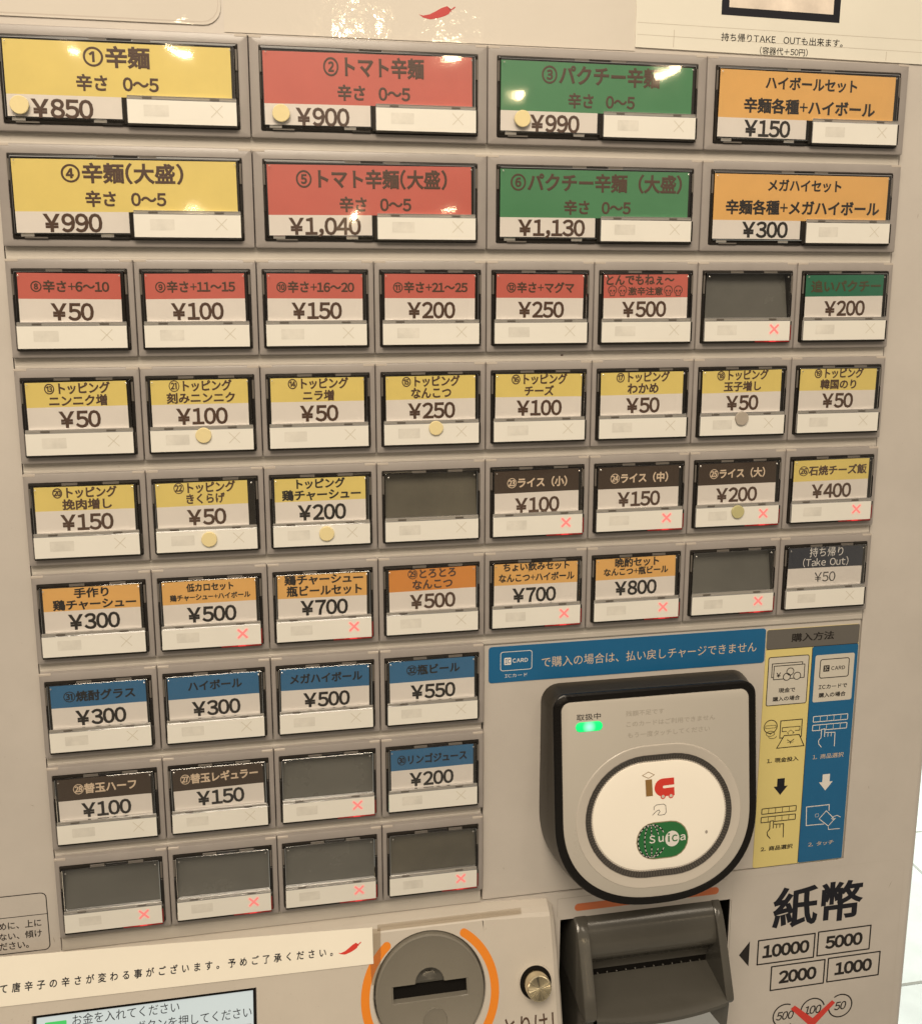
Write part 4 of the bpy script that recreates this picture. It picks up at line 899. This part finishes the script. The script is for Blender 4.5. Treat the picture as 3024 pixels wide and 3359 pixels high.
text("1. 現金投入", 316.6, 310.8, 332.8, 313.3, PD, g1, bl, t, bold=.022)
AR = lambda cx, v: [(cx - 1.9, v), (cx + 1.9, v), (cx + 1.9, v + 4), (cx + 3.6, v + 4), (cx, v + 8.5), (cx - 3.6, v + 4), (cx - 1.9, v + 4)]
stroke_part("down_arrow", INK['pure'], t, lambda q: q.poly(AR(324.5, 321.6)), PD, g1); stroke_part("down_arrow", wt, t, lambda q: q.poly(AR(347.9, 321.7)), PD, g1)
def keys(q, x0, v0, w):
    for k, vv in enumerate((v0, v0 + 4.4)):
        q.rline(x0 - .1 * k, vv, x0 + 17.7 - .1 * k, vv + 2.8, .3, w)
        for j in range(1, 5): q.line([(x0 + j * 3.54, vv + w * .7), (x0 + j * 3.54, vv + 2.8 - w * .7)], w * .6)
def finger(q, x, v, w):
    q.line([(x + .9, v + 9.4), (x - .6, v + 7.6), (x - .9, v + 5.9), (x + .3, v + 4.4), (x + .3, v + .2), (x + 2.0, v + .1), (x + 2.1, v + 4.2)], w)
    q.line([(x + 2.4, v + 2.0), (x + 7.4, v + 2.3), (x + 7.6, v + 9.5)], w)
    for dx in (3.8, 5.5): q.line([(x + dx, v + 2.4), (x + dx, v + 4.2)], w * .8)
stroke_part("key_drawing", bl, t, lambda q: keys(q, 315.6, 336.5, .42), PD, g1)
stroke_part("finger_fill", M_yel, t, lambda q: q.rect(320.0, 342.8, 322.0, 347.0), PD, g1 + .02)
stroke_part("finger_drawing", bl, t, lambda q: finger(q, 319.9, 343.1, .42), PD, g2)
text("2. 商品選択", 316.2, 356.5, 332.9, 359.0, PD, g1, bl, t, bold=.022)
stroke_part("key_drawing", wt, t, lambda q: keys(q, 339.0, 291.5, .38), PD, g1)
stroke_part("finger_fill", M_blue, t, lambda q: q.rect(343.5, 297.8, 345.5, 302.0), PD, g1 + .02)
stroke_part("finger_drawing", wt, t, lambda q: finger(q, 343.3, 298.1, .38), PD, g2)
text("1. 商品選択", 340.0, 311.0, 356.2, 313.5, PD, g1, INK['cream'], t, bold=.004)
stroke_part("touch_drawing", wt, t, lambda q: (q.line([(350.7, 341.1), (350.6, 337.9), (338.7, 337.9), (339.2, 347.7), (348.6, 347.9)], .42), q.line([(349.3, 341.0), (345.8, 344.9), (350.9, 349.2), (354.0, 345.9)], .38, True) ), PD, g1)
stroke_part("touch_drawing", wt, t, lambda q: (q.line([(357.2, 345.2), (355.2, 344.0), (353.2, 344.5), (352.4, 345.4), (353.4, 346.2), (354.6, 345.4)], .32), q.line([(350.9, 349.6), (351.2, 351.1), (357.2, 351.2)], .32), q.rline(343.6, 342.1, 345.3, 343.7, .2, .14)), PD, g2)
text("2. タッチ", 341.0, 356.9, 354.4, 359.2, PD, g1, INK['cream'], t, bold=.004)

# notice strip across the coin block
npl = lambda x, v: ct(v, .35) + (0 if v > 370 else 0)
t = sheet("paper_notice", [(-120, 360.8), (-23.3, 364.1), (129.8, 369.6), (129.7, 383.6), (-22.8, 382.1), (-120, 381)], 0, .18, M_notice, "long cream paper strip with black Japanese text and a chili below the buttons", "notice", pl=npl)
text(" ".join("て唐辛子の辛さが変わる事がございます。予めご了承ください。"), -22.9, 374.5, 112.3, 378.1, npl, .26, INK['pure'], t, bold=.02, ang=.55)
stroke_part("chili_print", M_icr, t, lambda q: chili(q, 114.6, 377.7, 124.6, 375.2), npl, .25)
# clear tape over the top of the block
tp = B(); 
for x0, x1, v0, v1 in ((132.0, 197.0, 368.9, 371.4),):
    tp.face([(x0, v0, ct(v0, 0.3)), (x1, v0, ct(v0, 0.3)), (x1, v1, ct(v1, .3)), (x0, v1, ct(v1, .3))])
o = mk("clear_tape", tp, M_tape, None, W(160, 371.4, 3)); tag(o, "strip of clear tape along the top edge of the coin block", "tape")
b = B(); b.face([(128, 370.2, ct(370.2, .32)), (133.4, 370.4, ct(370.4, .32)), (132.6, 392, ct(392, .12)), (128.6, 392, ct(392, .12))])
o = mk("clear_tape", b, M_tape, None, W(130, 392, ct(392))); tag(o, "short clear tape fixing the right end of the paper strip", "tape")

# round stickers
def sticker(x, v, r, d, m, lab):
    b = B(); n = 28; q = [(x + r * (1 + .02 * math.sin(3 * a + x)) * math.cos(a), v + r * math.sin(a)) for a in [2 * math.pi * k / n for k in range(n)]]
    b.loft([[(p[0], p[1], d + .02) for p in q], [(p[0], p[1], d + .7) for p in q], [(x + (p[0] - x) * .94, v + (p[1] - v) * .94, d + .85) for p in q]], False, True)
    o = mk("round_sticker", b, m, None, W(x, v + r, d), smooth=True); tag(o, lab, "sticker", "round stickers on the buttons")
sticker(9.9, 27.6, 3.2, 1.4, M_stick, "cream round sticker left of the ¥850 price on the yellow button")
sticker(90 + 11.2, 27.6, 3.2, 1.4, M_stick, "cream round sticker left of the ¥900 price on the red button")
sticker(180 + 13.6, 26.8, 3.2, 1.4, M_stick, "cream round sticker left of the ¥990 price on the green button")
v3 = rowv(3)
sticker(45 + 22.9, v3 + 26.6, 3.0, 2.2, M_stick, "cream round sticker on the yellow 刻みニンニク button in the second column")
sticker(135 + 24.0, v3 + 26.2, 2.9, 2.2, M_stick, "cream round sticker on the yellow ⑮ なんこつ button marked ¥250")
sticker(270 + 21.7, v3 + 25.6, 3.0, 2.2, M_stickg, "grey round sticker under the ¥50 price of the 玉子増し button")
v4 = rowv(4)
sticker(45 + 23.2, v4 + 28.0, 3.0, 2.2, M_stick, "cream round sticker under the ¥50 price of the きくらげ button")
sticker(90 + 24.2, v4 + 27.9, 3.0, 2.2, M_stick, "cream round sticker under the ¥200 price of the yellow 鶏チャーシュー button")
sticker(270 + 22.2, v4 + 26.6, 2.9, 2.2, M_sticko, "olive round sticker beside the lit cross of the ライス（大） button")
# crumb on the rail
b = B(); b.loft([circ(212.6, 119.6, .7, PD + .5, 9, .35), circ(212.7, 119.5, .5, PD + 1.0, 9, .25)], False, True)
tag(mk("crumb", b, M_crumb, None, W(212.6, 120, PD + .5)), "tiny dark crumb on the rail above the チーズ button", "crumb")

flush_text()
